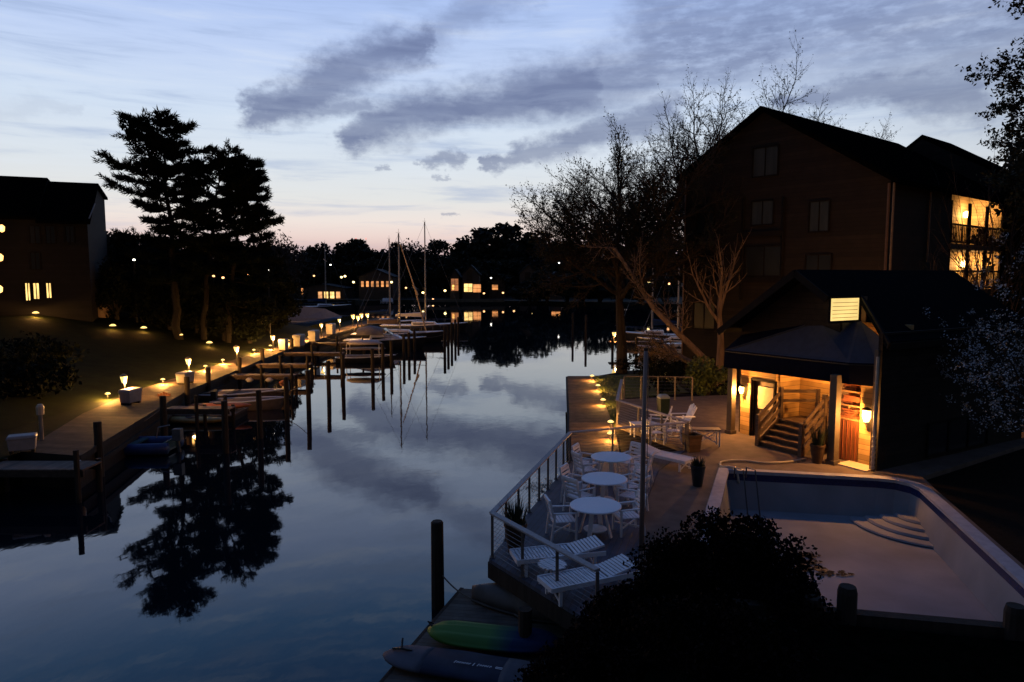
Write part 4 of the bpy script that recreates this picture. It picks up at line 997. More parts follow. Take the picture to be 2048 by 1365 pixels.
# finger piers of the left slips
def pier(x0, x1, y, z=1.08, wd=.9, label='', k=0):
    r = empty('finger_pier', ((x0 + x1) / 2, y, 0), 0, label, 'pier', 'finger piers of the left slips')
    x_ = MB(); x_.box(((x0 + x1) / 2, y, z), (x1 - x0, wd, .06)); x_.build('planking', mat('pier_boards', (.12, .08, .062), .8, .3, 3, planks=((1, 0, 0), .15)), r, True)
    x_ = MB()
    for s in (-1, 1): x_.bar((x0, y + s * wd * .45, z - .14), (x1, y + s * wd * .45, z - .14), .08, .2)
    x_.build('beam', m_brown_wood, r, True)
    for xx in (x1 - .15, (x0 + x1) / 2):
        for s in (-1, 1): x_ = MB(); x_.tube([(xx, y + s * wd * .55, -1.4), (xx, y + s * wd * .55, z + (.7 if s < 0 else .1))], .09, 8); x_.build('post', m_pile, r, True)
    return r
PN = ['near the white dock box at the boardwalk end', 'beside the blue inflatable boat', 'beyond the orange kayak', 'with two white fenders hung from it', 'before the striped canopy boat', 'beside the cabin cruiser']
for k, (x0, x1, y) in enumerate(((-21, -14.2, 23.2), (-16.7, -13.6, 33.6), (-18.2, -14.0, 45.0), (-18.8, -14.6, 50.5), (-19.1, -14, 58), (-19.2, -14, 66.5))):
    pier(x0, x1, y, 1.08, 1.1 if k == 0 else .8, 'timber finger pier ' + PN[k], k)
def fender(p, r, L, m_, label, horiz=False):
    e = MB(); pr = [(.02, -L / 2), (r, -L / 2 + r), (r, L / 2 - r), (.03, L / 2)]
    e.lathe((0, 0, 0), pr, 10, Matrix.Rotation(PI / 2, 3, 'Y') if horiz else None); o = e.build('boat_fender', m_, smooth=True); o.location = p; tag(o, label, 'fender', 'fenders'); return o
m_fend = mat('fender_white', (.45, .4, .36), .5, .1, 5)
fender(at(160, 936, .82), .12, .55, m_fend, 'white fender hanging from the tip of the nearest left pier')
for px, py, l in ((495, 762, 'white fender under the pier nearer the boardwalk'), (535, 762, 'white fender under the pier farther out')): fender(Vector((at(px, py, .82).x, 44.5, .82)), .15, .5, m_fend, l, True)
fender(aty(566, 766, 48.5) , .2, .6, mat('fender_orange', (.4, .12, .04), .5, .15, 5), 'orange and white mooring float hung by the slip', True)

# ------------------------------------------------------------------ lamps, dock boxes
m_mush = glow('path_lamp_glow', (1.0, 0.68, 0.2), 1.8)
m_lant = glow('lantern_glow', (1.0, 0.68, 0.2), 1.7)
def path_lamp(p, label, group, power=7, h=.30, col=(1, .46, .10), s=1.0):
    r = empty('path_lamp', p, 0, label, 'path lamp', group)
    x_ = MB(); x_.tube([(0, 0, 0), (0, 0, h)], .018, 6); x_.build('stake', m_metal_d, r)
    x_ = MB(); x_.lathe((0, 0, h), [(.13 * s, 0), (.12 * s, .03 * s), (.05 * s, .075 * s)], 12); x_.build('shade', m_mush, r)
    lamp((0, 0, h - .07), power * 17, col, .04, r)
    return r
def lantern(p, label, group, power=16, h=1.0, s=1.0):
    r = empty('lantern_post', p, 0, label, 'lantern', group)
    x_ = MB(); x_.tube([(0, 0, 0), (0, 0, h)], .05, 8); x_.lathe((0, 0, h - .03), [(.07, 0), (.1, .03)], 8); x_.build('post', m_metal_d, r)
    x_ = MB(); x_.lathe((0, 0, h), [(.1 * s, 0), (.19 * s, .32 * s)], 6); x_.build('lantern', m_lant, r)
    x_ = MB(); x_.lathe((0, 0, h + .32 * s), [(.2 * s, 0), (.2 * s, .02), (.06 * s, .12 * s)], 6); x_.build('cap', mat('lantern_cap', (.3, .2, .1), .5, .1, 5), r)
    lamp((.16, 0, h - .05), power * 32, (1, .46, .11), .05, r); return r
LL = [(216, 800, 'path lamp beside the first lantern, near end of the left boardwalk'), (326, 770, 'path lamp at the lawn edge between first and second lantern'), (411, 742, 'path lamp beyond the tarred post at the lawn edge'), (541, 699, 'path lamp just before the bin-shaped dock box'), (577, 688, 'path lamp behind the pale dock box, bright on grass'), (446, 729, 'added path lamp just before the third lantern'), (508, 708, 'added path lamp between third and fourth lanterns'), (618, 681, 'added path lamp before the fifth lantern, beside the dim dock box')]  # last three are extra lamps, added for more ground glow
for px, py, l in LL: path_lamp(at(px, py, 1.23), l, 'lamps at the lawn edge of the left boardwalk', 85)
LT = [(250, 806, 'nearest glowing lantern post, beside the large white dock box'), (378, 762, 'second glowing lantern post, with dock box and dark post'), (474, 732, 'third glowing lantern post, tilted light on the left boardwalk'), (546, 704, 'fourth glowing lantern post, before the orange-lit dock box'), (643, 674, 'fifth glowing lantern post, left of the far dock box'), (679, 662, 'sixth glowing lantern post, before the far cluster')]
for px, py, l in LT: lantern(at(px, py, 1.23), l, 'lantern posts on the left boardwalk', 15)
for px, py, l in ((706, 655, 'leftmost lantern of the far cluster on the quay'), (716, 658, 'lower lantern in the far cluster on the quay'), (723, 652, 'third lantern in the far cluster on the quay'), (735, 652, 'rightmost lantern of the far cluster on the quay')):
    p = at(px, py, 1.23); p.y = min(p.y, 103); lantern(p, l, 'lantern posts at the far end of the quay', 13, 1.1, 1.2)
for px, py, l in ((1184, 762, 'farthest path lamp at the far right end of the quay'), (1196, 782, 'path lamp second from the far end of the quay'), (1206, 812, 'middle path lamp beside the lit grass of the quay'), (1221, 858, 'path lamp next to the deck railing at the quay'), (1221, 882, 'nearest path lamp on the quay, seen through the deck railing')):
    path_lamp(at(px, py, 1.28), l, 'lamps along the right quay', 14, .28)
path_lamp(at(1330, 757, 1.22), 'single path lamp glowing by the water left of the big building', 'lamps on the right lawn', 6)
# garden path lights up on the left lawn
def ground_hit(px, py):
    d = ray(px, py); k = 5.0; o = Vector((0, 0, CAMZ))
    while k < 200:
        p = o + d * k
        if p.z < gz(p.x): return Vector((p.x, p.y, gz(p.x)))
        k += .05
    return o + d * 60
for px, py, pw_, l in ((72, 636, 30, 'brightest garden lamp under the lit windows of the left building'), (112, 633, 12, 'small white garden lamp right of the brightest one'), (203, 632, 22, 'garden lamp at the pale boulder on the left lawn'), (226, 661, 12, 'first garden lamp below the boulder on the lawn'), (288, 665, 12, 'second garden lamp down the left lawn'), (360, 679, 12, 'third garden lamp down the left lawn'), (419, 695, 14, 'lowest garden lamp of the lawn row, close to the boardwalk')):
    path_lamp(ground_hit(px, py), l, 'garden lamps across the left lawn', pw_ * .8, .34, s=1.8)
b0 = MB(); rr_ = random.Random(5)
bm = bmesh.new(); bmesh.ops.create_icosphere(bm, subdivisions=3, radius=.9)
from mathutils import noise as mnoise
for v in bm.verts: v.co *= 1 + .35 * mnoise.noise(v.co * 1.6); v.co.z *= 1.25
me = bpy.data.meshes.new('boulder'); bm.to_mesh(me); bm.free(); me.materials.append(mat('boulder_stone', (.22, .15, .11), .85, .3, 2, .5, 8))
o = bpy.data.objects.new('boulder', me); COL.objects.link(o); g0 = ground_hit(190, 634); o.location = (g0.x, g0.y + .8, g0.z + .6); tag(o, 'pale boulder lit by a garden lamp on the left lawn', 'boulder')
# dock boxes
m_dockbox = mat('dock_box_white', (.24, .22, .23), .5, .12, 4)
def dockbox(p, rz, L, D_, H_, label, m_=None):
    r = empty('dock_box', p, rz, label, 'dock box', 'dock boxes on the left boardwalk')
    x_ = MB(); x_.lathe((0, 0, 0), [(.66, .1), (.72, H_ * .8)], 4, Matrix.Diagonal((L / 1.02, D_ / 1.02, 1)) @ Matrix.Rotation(PI / 4, 3, 'Z')); x_.build('body', m_ or m_dockbox, r, bevel=.02)
    x_ = MB(); x_.lathe((0, 0, H_ * .8), [(.76, 0), (.76, .05), (.70, H_ * .2)], 4, Matrix.Diagonal((L / 1.02, D_ / 1.02, 1)) @ Matrix.Rotation(PI / 4, 3, 'Z')); x_.build('lid', m_ or m_dockbox, r, bevel=.02)
    x_ = MB()
    for s in (-1, 1): x_.box((s * L * .38, 0, .05), (.1, D_ * .8, .1))
    x_.build('foot', m_dark_wood, r)
    return r
for px, py, rz_, L, D_, H_, l in ((46, 904, .5, .85, .55, .62, 'large white dock box at the near left boardwalk end'), (262, 808, 1.4, .9, .6, .75, 'white dock box right of the nearest lantern'), (371, 768, 1.4, .9, .6, .7, 'white dock box under the second lantern'), (567, 702, 1.5, .7, .6, 1.0, 'tall bin-shaped dock box glowing orange by the fourth lantern'), (598, 694, 1.5, 1.2, .7, 1.1, 'rounded pale dock box past the orange-lit one'), (628, 684, 1.5, 1.2, .7, 1.1, 'dim dock box halfway along the far boardwalk'), (662, 670, 1.5, 1.2, .7, 1.2, 'pale dock box between fifth and sixth lanterns')):
    dockbox(at(px, py, 1.23), rz_, L, D_, H_, l)
o = MB(); o.lathe((0, 0, 0), [(.07, 0), (.07, 1.0)], 8); pp = empty('power_pedestal', at(84, 880, 1.23), 0, 'pale shore-power pedestal behind the large white dock box', 'pedestal'); o.build('post', mat('pedestal_grey', (.2, .17, .15), .6, .2, 5), pp)
x_ = MB(); x_.lathe((0, 0, .98), [(.13, 0), (.14, .3), (.08, .4)], 8); x_.build('head', mat('pedestal_head', (.5, .36, .26), .5, .1, 5), pp)

# ------------------------------------------------------------------ boats
m_gel = mat('gelcoat_white', (.58, .58, .64), .35, .12, 3); m_hull_d = mat('hull_dark', (.015, .016, .022), .35, .2, 4); m_alu = mat('mast_aluminium', (.22, .21, .22), .45, .1, 4, metal=.3)
m_bwin = mat('boat_window', (.01, .01, .012), .15, .2, 5); m_canvas = mat('sail_cover', (.16, .11, .085), .8, .2, 5); m_bluec = mat('blue_canvas', (.01, .03, .09), .8, .2, 4)
def boat_rings(L, B, F, n=18, draft=.25, transom=.75, rise=.35):     # bow toward +X, waterline at z = 0
    rs = []
    for i in range(n + 1):
        t = i / n; x = -L / 2 + L * t
        e = transom + (1 - transom) * math.sin(min(t / .45, 1) * PI / 2) if t < .45 else max(.015, math.cos((t - .45) / .55 * PI / 2) ** .75)
        sh = F * (1 + rise * max(0, t - .3) ** 1.6 * 1.5); xo = .09 * L * max(0, t - .7) / .3
        ring = []
        for k in range(11):
            s = k / 10 * 2 - 1; a = abs(s); y = math.copysign(e * B / 2 * (1 - (1 - a) ** 2.2 * 1.0) ** .6 if a > 0 else 0, s); z = -draft + (sh + draft) * a ** 1.9
            ring.append(Vector((x + xo * a, y, z)))
        rs.append(ring)
    return rs
def boat_base(name, p, rz_, label, cat, L, B, F, hullm, deckm, group=None, **k):
    r = empty(name, (p[0], p[1], 0), rz_, label, cat, group); rs = boat_rings(L, B, F, **k)
    x_ = MB(); x_.loft(rs, closed=False, cap=False); x_.add(rs[0], [tuple(range(11))]); x_.build('hull', hullm, r, smooth=True)
    x_ = MB(); x_.loft([[q[0] + Vector((0, 0, -.02)), q[0].lerp(q[-1], .5) + Vector((0, 0, .05)), q[-1] + Vector((0, 0, -.02))] for q in rs], closed=False, cap=False); x_.build('deck', deckm, r, smooth=False)
    x_ = MB()
    for s in (0, -1): x_.tube([q[s] for q in rs], .045, 6)
    x_.build('gunwale', m_gel, r); return r, rs
def cabin(r, x0, x1, w0, w1, z0, h, m_, windows=True, front=.5):
    x_ = MB(); A = [Vector((x0, s * w0 / 2, z0)) for s in (-1, 1)]; Bq = [Vector((x1, s * w1 / 2, z0)) for s in (1, -1)]
    a2 = [Vector((x0 + .1, s * w0 * .42, z0 + h)) for s in (-1, 1)]; b2 = [Vector((x1 - front, s * w1 * .40, z0 + h * .85)) for s in (1, -1)]
    x_.loft([A + Bq, a2 + b2]); c = x_.build('cabin', m_, r, bevel=.05)
    if windows:
        for s in (-1, 1):
            y_ = MB(); p0 = Vector((x0 + .3, s * w0 * .475, z0 + h * .35)); p1 = Vector((x1 - front - .1, s * w1 * .47, z0 + h * .35)); y_.bar(p0, p1, .05, h * .3, up=(0, 0, 1)); y_.build('window', m_bwin, c)
    return c
def sailboat(px, pyw, Y, L, H, label, boom=True, cover=None, rz_=0.05, mast_t=.56, lean=None):
    X = ray(px, 600).x / ray(px, 600).y * Y; mx = -L / 2 + L * mast_t
    r, rs = boat_base('sailboat', (X - mx * math.cos(rz_), Y - mx * math.sin(rz_)), rz_, label, 'sailboat', L, L * .31, .95, m_hull_d if cover else m_gel, m_gel, 'sailboats moored at the left quay')
    cabin(r, -L * .12, L * .22, L * .17, L * .13, .95, .5, m_gel)
    x_ = MB(); x_.tube([(mx, 0, .9), (mx, 0, H)], [.10, .075], 8); ms = x_.build('mast', m_alu, r)
    x_ = MB()
    for z in (H * .42, H * .7): x_.bar((mx, -L * .09, z), (mx, L * .09, z), .04, .05)
    x_.build('spreader', m_alu, ms)
    x_ = MB(); x_.tube([(mx, 0, H + .0), (mx, 0, H + .5)], .012, 4); x_.tube([(mx - .3, 0, H + .1), (mx + .2, 0, H + .1)], .012, 4); x_.build('antenna', m_metal_d, ms)
    x_ = MB()
    for q in ((L * .55, 0, 1.35), (-L * .49, 0, 1.1)): x_.tube([(mx, 0, H - .1), q], .012, 4)
    for s in (-1, 1): x_.tube([(mx, 0, H * .7), (mx, s * L * .09, H * .42), (mx - .1, s * L * .14, 1.0)], .010, 4); x_.tube([(mx, 0, H - .1), (mx, s * L * .09, H * .7), (mx - .1, s * L * .14, 1.0)], .010, 4)
    x_.build('rigging', m_cable, r)
    if boom:
        x_ = MB(); x_.tube([(mx, 0, 2.2), (mx - L * .38, 0, 2.1)], .07, 8); x_.build('boom', m_alu, r)
        x_ = MB(); x_.loft([[Vector((mx - .1 - L * .37 * t, math.cos(a) * .17 * (1.2 - .7 * t), 2.32 - .04 * t + math.sin(a) * (.36 - .2 * t))) for a in [2 * PI * k / 8 for k in range(8)]] for t in [j / 6 for j in range(7)]]); x_.build('sail_cover', cover or m_canvas, r, smooth=True)
    x_ = MB()
    for k in range(7): t = .25 + k * .11; q = rs[int(t * 18)]; 
    for s in (0, -1):
        pts = [rs[i][s] + Vector((0, 0, .6)) for i in range(2, 18, 2)]; x_.tube(pts, .012, 4)
        for i in range(2, 18, 2): x_.tube([rs[i][s], rs[i][s] + Vector((0, 0, .6))], .014, 4)
    x_.tube([rs[17][0] + Vector((0, 0, .62)), rs[18][0] + Vector((.15, 0, .65)), rs[17][-1] + Vector((0, 0, .62))], .02, 5)
    x_.build('lifeline', m_cable, r)
    return r
sailboat(799, 668, 79, 9.6, 12.2, 'nearer large sailboat with brown sail cover, bow toward open water', cover=m_canvas)
sailboat(851, 655, 93, 10.5, 14.5, 'tall-masted sailboat behind the brown-covered one', cover=mat('pale_sail_cover', (.4, .4, .45), .8, .1, 4))
sailboat(780, 645, 99, 9, 12.6, 'third sailboat with blue cover, left of the two tall masts', cover=m_bluec)
sailboat(652, 625, 150, 10, 14.5, 'distant sailboat mast before the lit boathouse', cover=m_bluec, rz_=.4)
# leaning boom or jib pole between the two masts
x_ = MB(); x_.tube([aty(801, 490, 88), aty(829, 575, 88.5), aty(852, 662, 89)], [.06, .09, .1], 6); x_.tube([aty(829, 575, 88.5), aty(836, 590, 88.3), aty(826, 570, 88.2)], .12, 5)
tag(x_.build('furled_sail', mat('furled_cloth', (.30, .24, .20), .8, .15, 5)), 'slanting furled sail on its stay between the two tall masts', 'sail')
cr_, rs = boat_base('cabin_cruiser', (-13.3, 71.5), .04, 'small cabin cruiser with rounded windscreen, nearer than the sailboats', 'motorboat', 7.6, 2.6, .95, m_hull_d, m_gel)
cabin(cr_, -1.2, 2.3, 2.1, 1.5, .95, .6, m_gel, True, .9)
x_ = MB(); x_.loft([[Vector((x, math.cos(PI * k / 8) * 1.0, 1.5 + math.sin(PI * k / 8) * (.95 - .25 * abs(x + 1.1)))) for k in range(9)] for x in (-2.5, -1.9, -1.2, -.5, .2)], closed=False, cap=False); x_.build('canopy', mat('grey_canvas', (.20, .18, .18), .8, .15, 5), cr_, smooth=True)
x_ = MB()
for s in (-1, 1): x_.tube([(.2, s * .95, 1.5), (1.1, s * .8, 1.5)], .03, 5); x_.tube([(.2, s * .9, 2.1), (1.1, s * .7, 1.5)], .03, 5)
x_.tube([(.2, -.9, 2.1), (.2, .9, 2.1)], .03, 5); x_.slab([(1.1, -.75, 1.5), (1.1, .75, 1.5), (.25, .85, 2.1), (.25, -.85, 2.1)], .02); x_.build('windscreen', m_bwin, cr_)
x_ = MB()
for s in (0, -1):
    x_.tube([rs[i][s] + Vector((0, 0, .5)) for i in (10, 13, 16, 18)], .02, 5)
    for i in (10, 13, 16): x_.tube([rs[i][s], rs[i][s] + Vector((0, 0, .5))], .018, 4)
x_.build('bow_rail', m_alu, cr_)
pb_, rs = boat_base('canopy_boat', (-12.9, 60.8), .03, 'flat boat with pale padded canopy on thin posts', 'motorboat', 4.6, 2.2, .45, m_hull_d, m_canvas, transom=.95)
x_ = MB(); x_.lathe((0, 0, 1.55), [(.2, -.02), (1.0, 0), (1.05, .1), (.8, .28), (.3, .34)], 16, Matrix.Diagonal((1.5, .95, 1))); x_.build('canopy', mat('pale_canopy', (.34, .31, .33), .7, .1, 4), pb_, smooth=True)
x_ = MB(); x_.lathe((0, 0, 1.1), [(1.05, 0), (1.08, .05), (1.05, .08)], 16, Matrix.Diagonal((1.75, .95, 1))); x_.build('cushion_rail', mat('cushion_rail', (.16, .11, .10), .7, .1, 4), pb_)
for sx_ in (-1.4, 1.4):
    for s in (-1, 1): x_ = MB(); x_.tube([(sx_, s * .75, .4), (sx_, s * .75, 1.6)], .03, 6); x_.build('post', m_gel, pb_)
cb_, rs = boat_base('covered_boat', (-29, 101), .15, 'large boat under a slate grey tarpaulin beyond the lawn', 'motorboat', 8.5, 3.0, 1.0, m_gel, m_gel)
x_ = MB(); x_.loft([[Vector((x, y, z)) for y, z in ((-1.55, .6), (-1.2, 1.4), (0, h_), (1.2, 1.4), (1.55, .6))] for x, h_ in ((-4.2, 1.8), (-3.4, 3.0), (-1, 3.1), (2, 2.7), (4.3, 1.6))], closed=False, cap=False); x_.build('tarpaulin', mat('slate_tarp', (.16, .17, .21), .7, .12, 3), cb_)
ib = empty('inflatable_boat', (-16.1, 29.3, 0), .02, 'dark blue inflatable boat afloat by the bulkhead', 'inflatable boat')
x_ = MB(); pts = [(1.7, -.65, .3), (0, -.72, .28), (-1.0, -.62, .34), (-1.6, -.3, .45), (-1.75, 0, .48), (-1.6, .3, .45), (-1.0, .62, .34), (0, .72, .28), (1.7, .65, .3)]
x_.tube(pts, .24, 12); x_.build('tube', mat('inflatable_blue', (.012, .03, .12), .45, .2, 4), ib, smooth=True)
x_ = MB(); x_.box((.1, 0, .15), (3.0, 1.1, .08)); x_.build('floor', m_hull_d, ib)
x_ = MB(); x_.box((.2, 0, .46), (.3, 1.2, .06)); x_.box((1.55, 0, .35), (.08, 1.2, .4)); x_.build('seat', mat('teal_seat', (.02, .07, .09), .6, .2, 4), ib)
x_ = MB(); x_.tube([(.7, .5, .5), (.8, .5, .95), (1.3, .5, 1.05)], .025, 6); x_.build('rail', m_alu, ib)
om = MB(); om.box((1.85, 0, .75), (.35, .3, .5)); om.tube([(1.85, 0, .5), (1.95, 0, -.4)], .08, 6); om.build('outboard_motor', mat('motor_grey', (.10, .10, .10), .5, .2, 5), ib)
# boats and kayaks of the near slips
def float_raft(p, sx, sy, label):
    r = empty('floating_raft', (p[0], p[1], 0), 0, label, 'raft', 'low floats between the slips'); x_ = MB(); x_.box((0, 0, .32), (sx, sy, .1)); x_.build('planking', m_brown_wood, r); x_ = MB(); x_.box((0, 0, .1), (sx - .1, sy - .1, .33)); x_.build('float', m_dark_wood, r); return r
float_raft((-16.6, 36.4), 4.6, 2.2, 'low float carrying the orange kayak and wooden chair')
def small_kayak(p, rz_, L, m_, label):
    r = empty('kayak', p, rz_, label, 'kayak', 'kayaks at the left slips'); rings = []
    for i in range(15):
        t = i / 14; e = max(.04, 1 - abs(2 * t - 1) ** 2.4); rings.append([Vector(((t - .5) * L, math.cos(2 * PI * k / 10) * .36 * e ** .8, .17 + math.sin(2 * PI * k / 10) * .17 * e ** .5 + .06 * (2 * t - 1) ** 2)) for k in range(10)])
    x_ = MB(); x_.loft(rings); x_.build('hull', m_, r, smooth=True); x_ = MB(); x_.lathe((0, 0, .3), [(.2, 0), (.24, .04), (.2, .05)], 12, Matrix.Diagonal((1.6, 1, 1))); x_.build('cockpit', m_hull_d, r); return r
small_kayak((-15.6, 36.9, .38), .03, 3.3, mat('kayak_orange', (.45, .14, .05), .45, .2, 4), 'orange kayak lying on the float beside the wooden chair')
small_kayak((-16.2, 35.0, .02), -.03, 3.6, mat('kayak_cream', (.34, .25, .10), .45, .2, 4), 'yellowish kayak afloat in front of the orange one')
b2, rs = boat_base('skiff', (-16.3, 40.6), .04, 'brown wooden skiff behind the orange kayak', 'rowing boat', 4.8, 1.7, .65, m_brown_wood, mat('skiff_deck', (.10, .06, .045), .7, .2, 4))
for xx in (0, -1.3): x_ = MB(); x_.box((xx, 0, .72), (.35, 1.4, .05)); x_.build('thwart', m_brown_wood, b2)
b3, rs = boat_base('skiff', (-15.0, 39.0), .06, 'grey open skiff with small outboard, right of the brown one', 'rowing boat', 3.6, 1.5, .5, mat('skiff_grey', (.12, .09, .08), .6, .2, 4), mat('skiff_deck', (.10, .06, .045), .7, .2, 4), 'skiffs')
x_ = MB(); x_.box((-1.75, 0, .8), (.3, .3, .45)); x_.build('outboard_motor', m_metal_d, b3)
wc = copy_tree(ad); wc.location = (-18.3, 36.6, .38); wc.rotation_euler = (0, 0, rad(15)); tag(wc, 'reddish wooden armchair on the float beside the orange kayak', 'chair', 'high-backed chairs')
m_redwood = mat('redwood', (.22, .09, .05), .7, .25, 5)
for c_ in wc.children: c_.data = c_.data.copy(); c_.data.materials[0] = m_redwood
def rope(a, b, sag, label):
    a = Vector(a); b = Vector(b); pts = [a.lerp(b, k / 8) - Vector((0, 0, sag * 4 * (k / 8) * (1 - k / 8))) for k in range(9)]
    x_ = MB(); x_.tube(pts, .018, 5); o = x_.build('mooring_rope', mat('rope_fibre', (.16, .13, .10), .9, .2, 9)); tag(o, label, 'rope', 'mooring ropes')
rope((-10.0, 60.9, .7), (-10.8, 55.5, 1.6), .35, 'mooring rope from the padded canopy boat to a piling')
rope((-17.0, 71.2, 1.0), (-19.0, 69.6, 1.5), .2, 'mooring rope from the cabin cruiser stern to the bulkhead')
rope((-9.5, 72.0, 1.2), (-6.6, 74.0, 1.6), .3, 'mooring rope from the cabin cruiser bow to a piling')
rope((-17.8, 29.4, .5), (-15.85, 31.2, 1.5), .25, 'mooring rope from the blue inflatable boat to a piling')
rope((-14.2, 40.7, .8), (-11.3, 38.9, 1.7), .35, 'mooring rope from the brown skiff to an outer piling')
rope((-1.68, 15.25, .9), (-.9, 14.8, .43), .1, 'slack rope from the lone piling to the low dock')
# right inlet: lantern pier end and moored boats
ip = empty('finger_pier', (12, 67.5, 0), 0, 'short pier in the right inlet carrying a lantern', 'pier')
x_ = MB(); x_.box((12.2, 67.8, 1.05), (5.5, 1.3, .12)); x_.build('planking', m_brown_wood, ip, True)
for xx in (9.7, 12, 14.5): x_ = MB(); x_.tube([(xx, 67.2, -1.5), (xx, 67.2, 1.5)], .13, 8); x_.build('post', m_pile, ip, True)
lantern((9.9, 67.6, 1.11), 'lone lantern at the tip of the right inlet pier', 'lantern posts in the inlet', 14, .55, 1.1)
for px, Y, H, l in ((1305, 78, 11.5, 'right inlet sailboat with thin mast beside the big tree'), (1357, 70, 10.8, 'right inlet sailboat whose mast stands against the big building')):
    sailboat(px, 690, Y, 7.5, H, l, cover=m_bluec, rz_=2.9)
ic, rs = boat_base('cabin_cruiser', (15.0, 63.5), 2.8, 'pale motorboat in the right inlet behind the tree trunk', 'motorboat', 6, 2.2, .8, m_gel, m_gel); cabin(ic, -1, 1.6, 1.7, 1.2, .8, .6, m_gel)

# ------------------------------------------------------------------ far shore buildings and lights
m_farw = mat('far_house_wall', (.07, .05, .04), .85, .2, 1); m_farr = mat('far_house_roof', (.02, .02, .022), .9, .2, 1)
m_fl = glow('far_window', (1.0, .62, .20), 1.6, .5, .5); m_fo = glow('far_wall_glow', (1.0, .38, .11), .9, .8, .35)
def house(px0, px1, pyb, pye, pya, Y, depth, label, lit=(), rz_=0, name='house'):
    a = aty(px0, pyb, Y); b = aty(px1, pyb, Y); e = aty(px0, pye, Y).z; ap_ = aty((px0 + px1) / 2, pya, Y).z
    r = empty(name, ((a.x + b.x) / 2, Y, .7), 0, label, 'house', 'houses across the water'); w_ = b.x - a.x; z0 = .2
    prof = [(a.x, z0), (b.x, z0), (b.x, e), ((a.x + b.x) / 2, ap_), (a.x, e)]
    x_ = MB(); x_.loft([[Vector((q[0], Y + d, q[1])) for q in prof] for d in (0, depth)]); x_.build('wall', m_farw, r, True)
    x_ = MB(); c = (a.x + b.x) / 2
    x_.slab([(a.x - .4, Y - .4, e - .15), (c, Y - .4, ap_ + .1), (c, Y + depth + .4, ap_ + .1), (a.x - .4, Y + depth + .4, e - .15)], -.2)
    x_.slab([(b.x + .4, Y - .4, e - .15), (c, Y - .4, ap_ + .1), (c, Y + depth + .4, ap_ + .1), (b.x + .4, Y + depth + .4, e - .15)], .2); x_.build('roof', m_farr, r, True)
    for (x0, y0, x1, y1, m_) in lit:
        p = aty(x0, y0, Y); q = aty(x1, y1, Y); x_ = MB(); z0_, z1_ = min(p.z, q.z), max(p.z, q.z)
        x_.box(((p.x + q.x) / 2, Y - .05, (z0_ + z1_) / 2), (q.x - p.x, .06, z1_ - z0_)); wn_ = x_.build('window', m_, r, True)
        y_ = MB(); nm_ = max(1, int((q.x - p.x) / 1.0))
        for k in range(nm_ + 1): xx = p.x + (q.x - p.x) * k / nm_; y_.bar((xx, Y - .1, z0_), (xx, Y - .1, z1_), .12, .08)
        y_.bar((p.x, Y - .1, (z0_ + z1_) / 2), (q.x, Y - .1, (z0_ + z1_) / 2), .08, .1); y_.build('mullion', m_farr, wn_, True)
    return r
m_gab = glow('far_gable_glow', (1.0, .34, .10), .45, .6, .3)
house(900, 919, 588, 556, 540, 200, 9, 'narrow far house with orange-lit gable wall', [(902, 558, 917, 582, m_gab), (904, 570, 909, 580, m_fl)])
house(925, 958, 590, 550, 532, 198, 10, 'far house with tall glazed gable and brightest window', [(928, 568, 945, 584, m_fl), (946, 569, 962, 585, m_fo), (934, 540, 944, 562, m_glass)])
house(1040, 1074, 588, 548, 530, 205, 10, 'dim far house with dark gable right of the bright ones', [(1050, 545, 1060, 560, m_glass)])
house(1100, 1124, 592, 560, 545, 200, 9, 'far house glimmering through the trees right of centre', [(1103, 572, 1121, 584, m_fo), (1112, 568, 1120, 580, m_fl)])
house(718, 786, 583, 554, 540, 200, 10, 'long far house with row of orange windows left of the masts', [(722 + k * 10, 563, 728 + k * 10, 574, m_fo) for k in range(6)])
house(978, 1010, 588, 562, 548, 210, 9, 'far house with dull orange windows beside the bright one', [(984, 570, 996, 580, m_fo)])
bh = house(601, 690, 606, 577, 570, 203, 10, 'lit boathouse on the far shore with glowing open bays', [(636 + k * 12, 584, 645 + k * 12, 597, m_fl if k in (1, 2) else glow('bay_glow', (1.0, .45, .16), 1.0, .6, .5)) for k in range(4)] + [(602, 577, 607, 590, m_fo)], name='boathouse')
fl = MB()
def street_lamp(px, py, Y, label, col=(1, .95, .85), s=.35, st=8.0, base=1.0):
    p = aty(px, py, Y); r = empty('street_lamp', (p.x, p.y, base), 0, label, 'lamp', 'distant lamps across the water'); h = p.z - base
    x_ = MB(); x_.tube([(0, 0, 0), (0, 0, h)], .09, 5); x_.build('pole', m_metal_d, r)
    x_ = MB(); x_.lathe((0, 0, h - .1), [(s * .5, 0), (s, s * .6), (s * .8, s * 1.3), (s * .2, s * 1.5)], 8); x_.build('lamp_head', glow('lamp_%d_%d' % (int(col[2] * 100), int(st)), col, st), r)
    return r
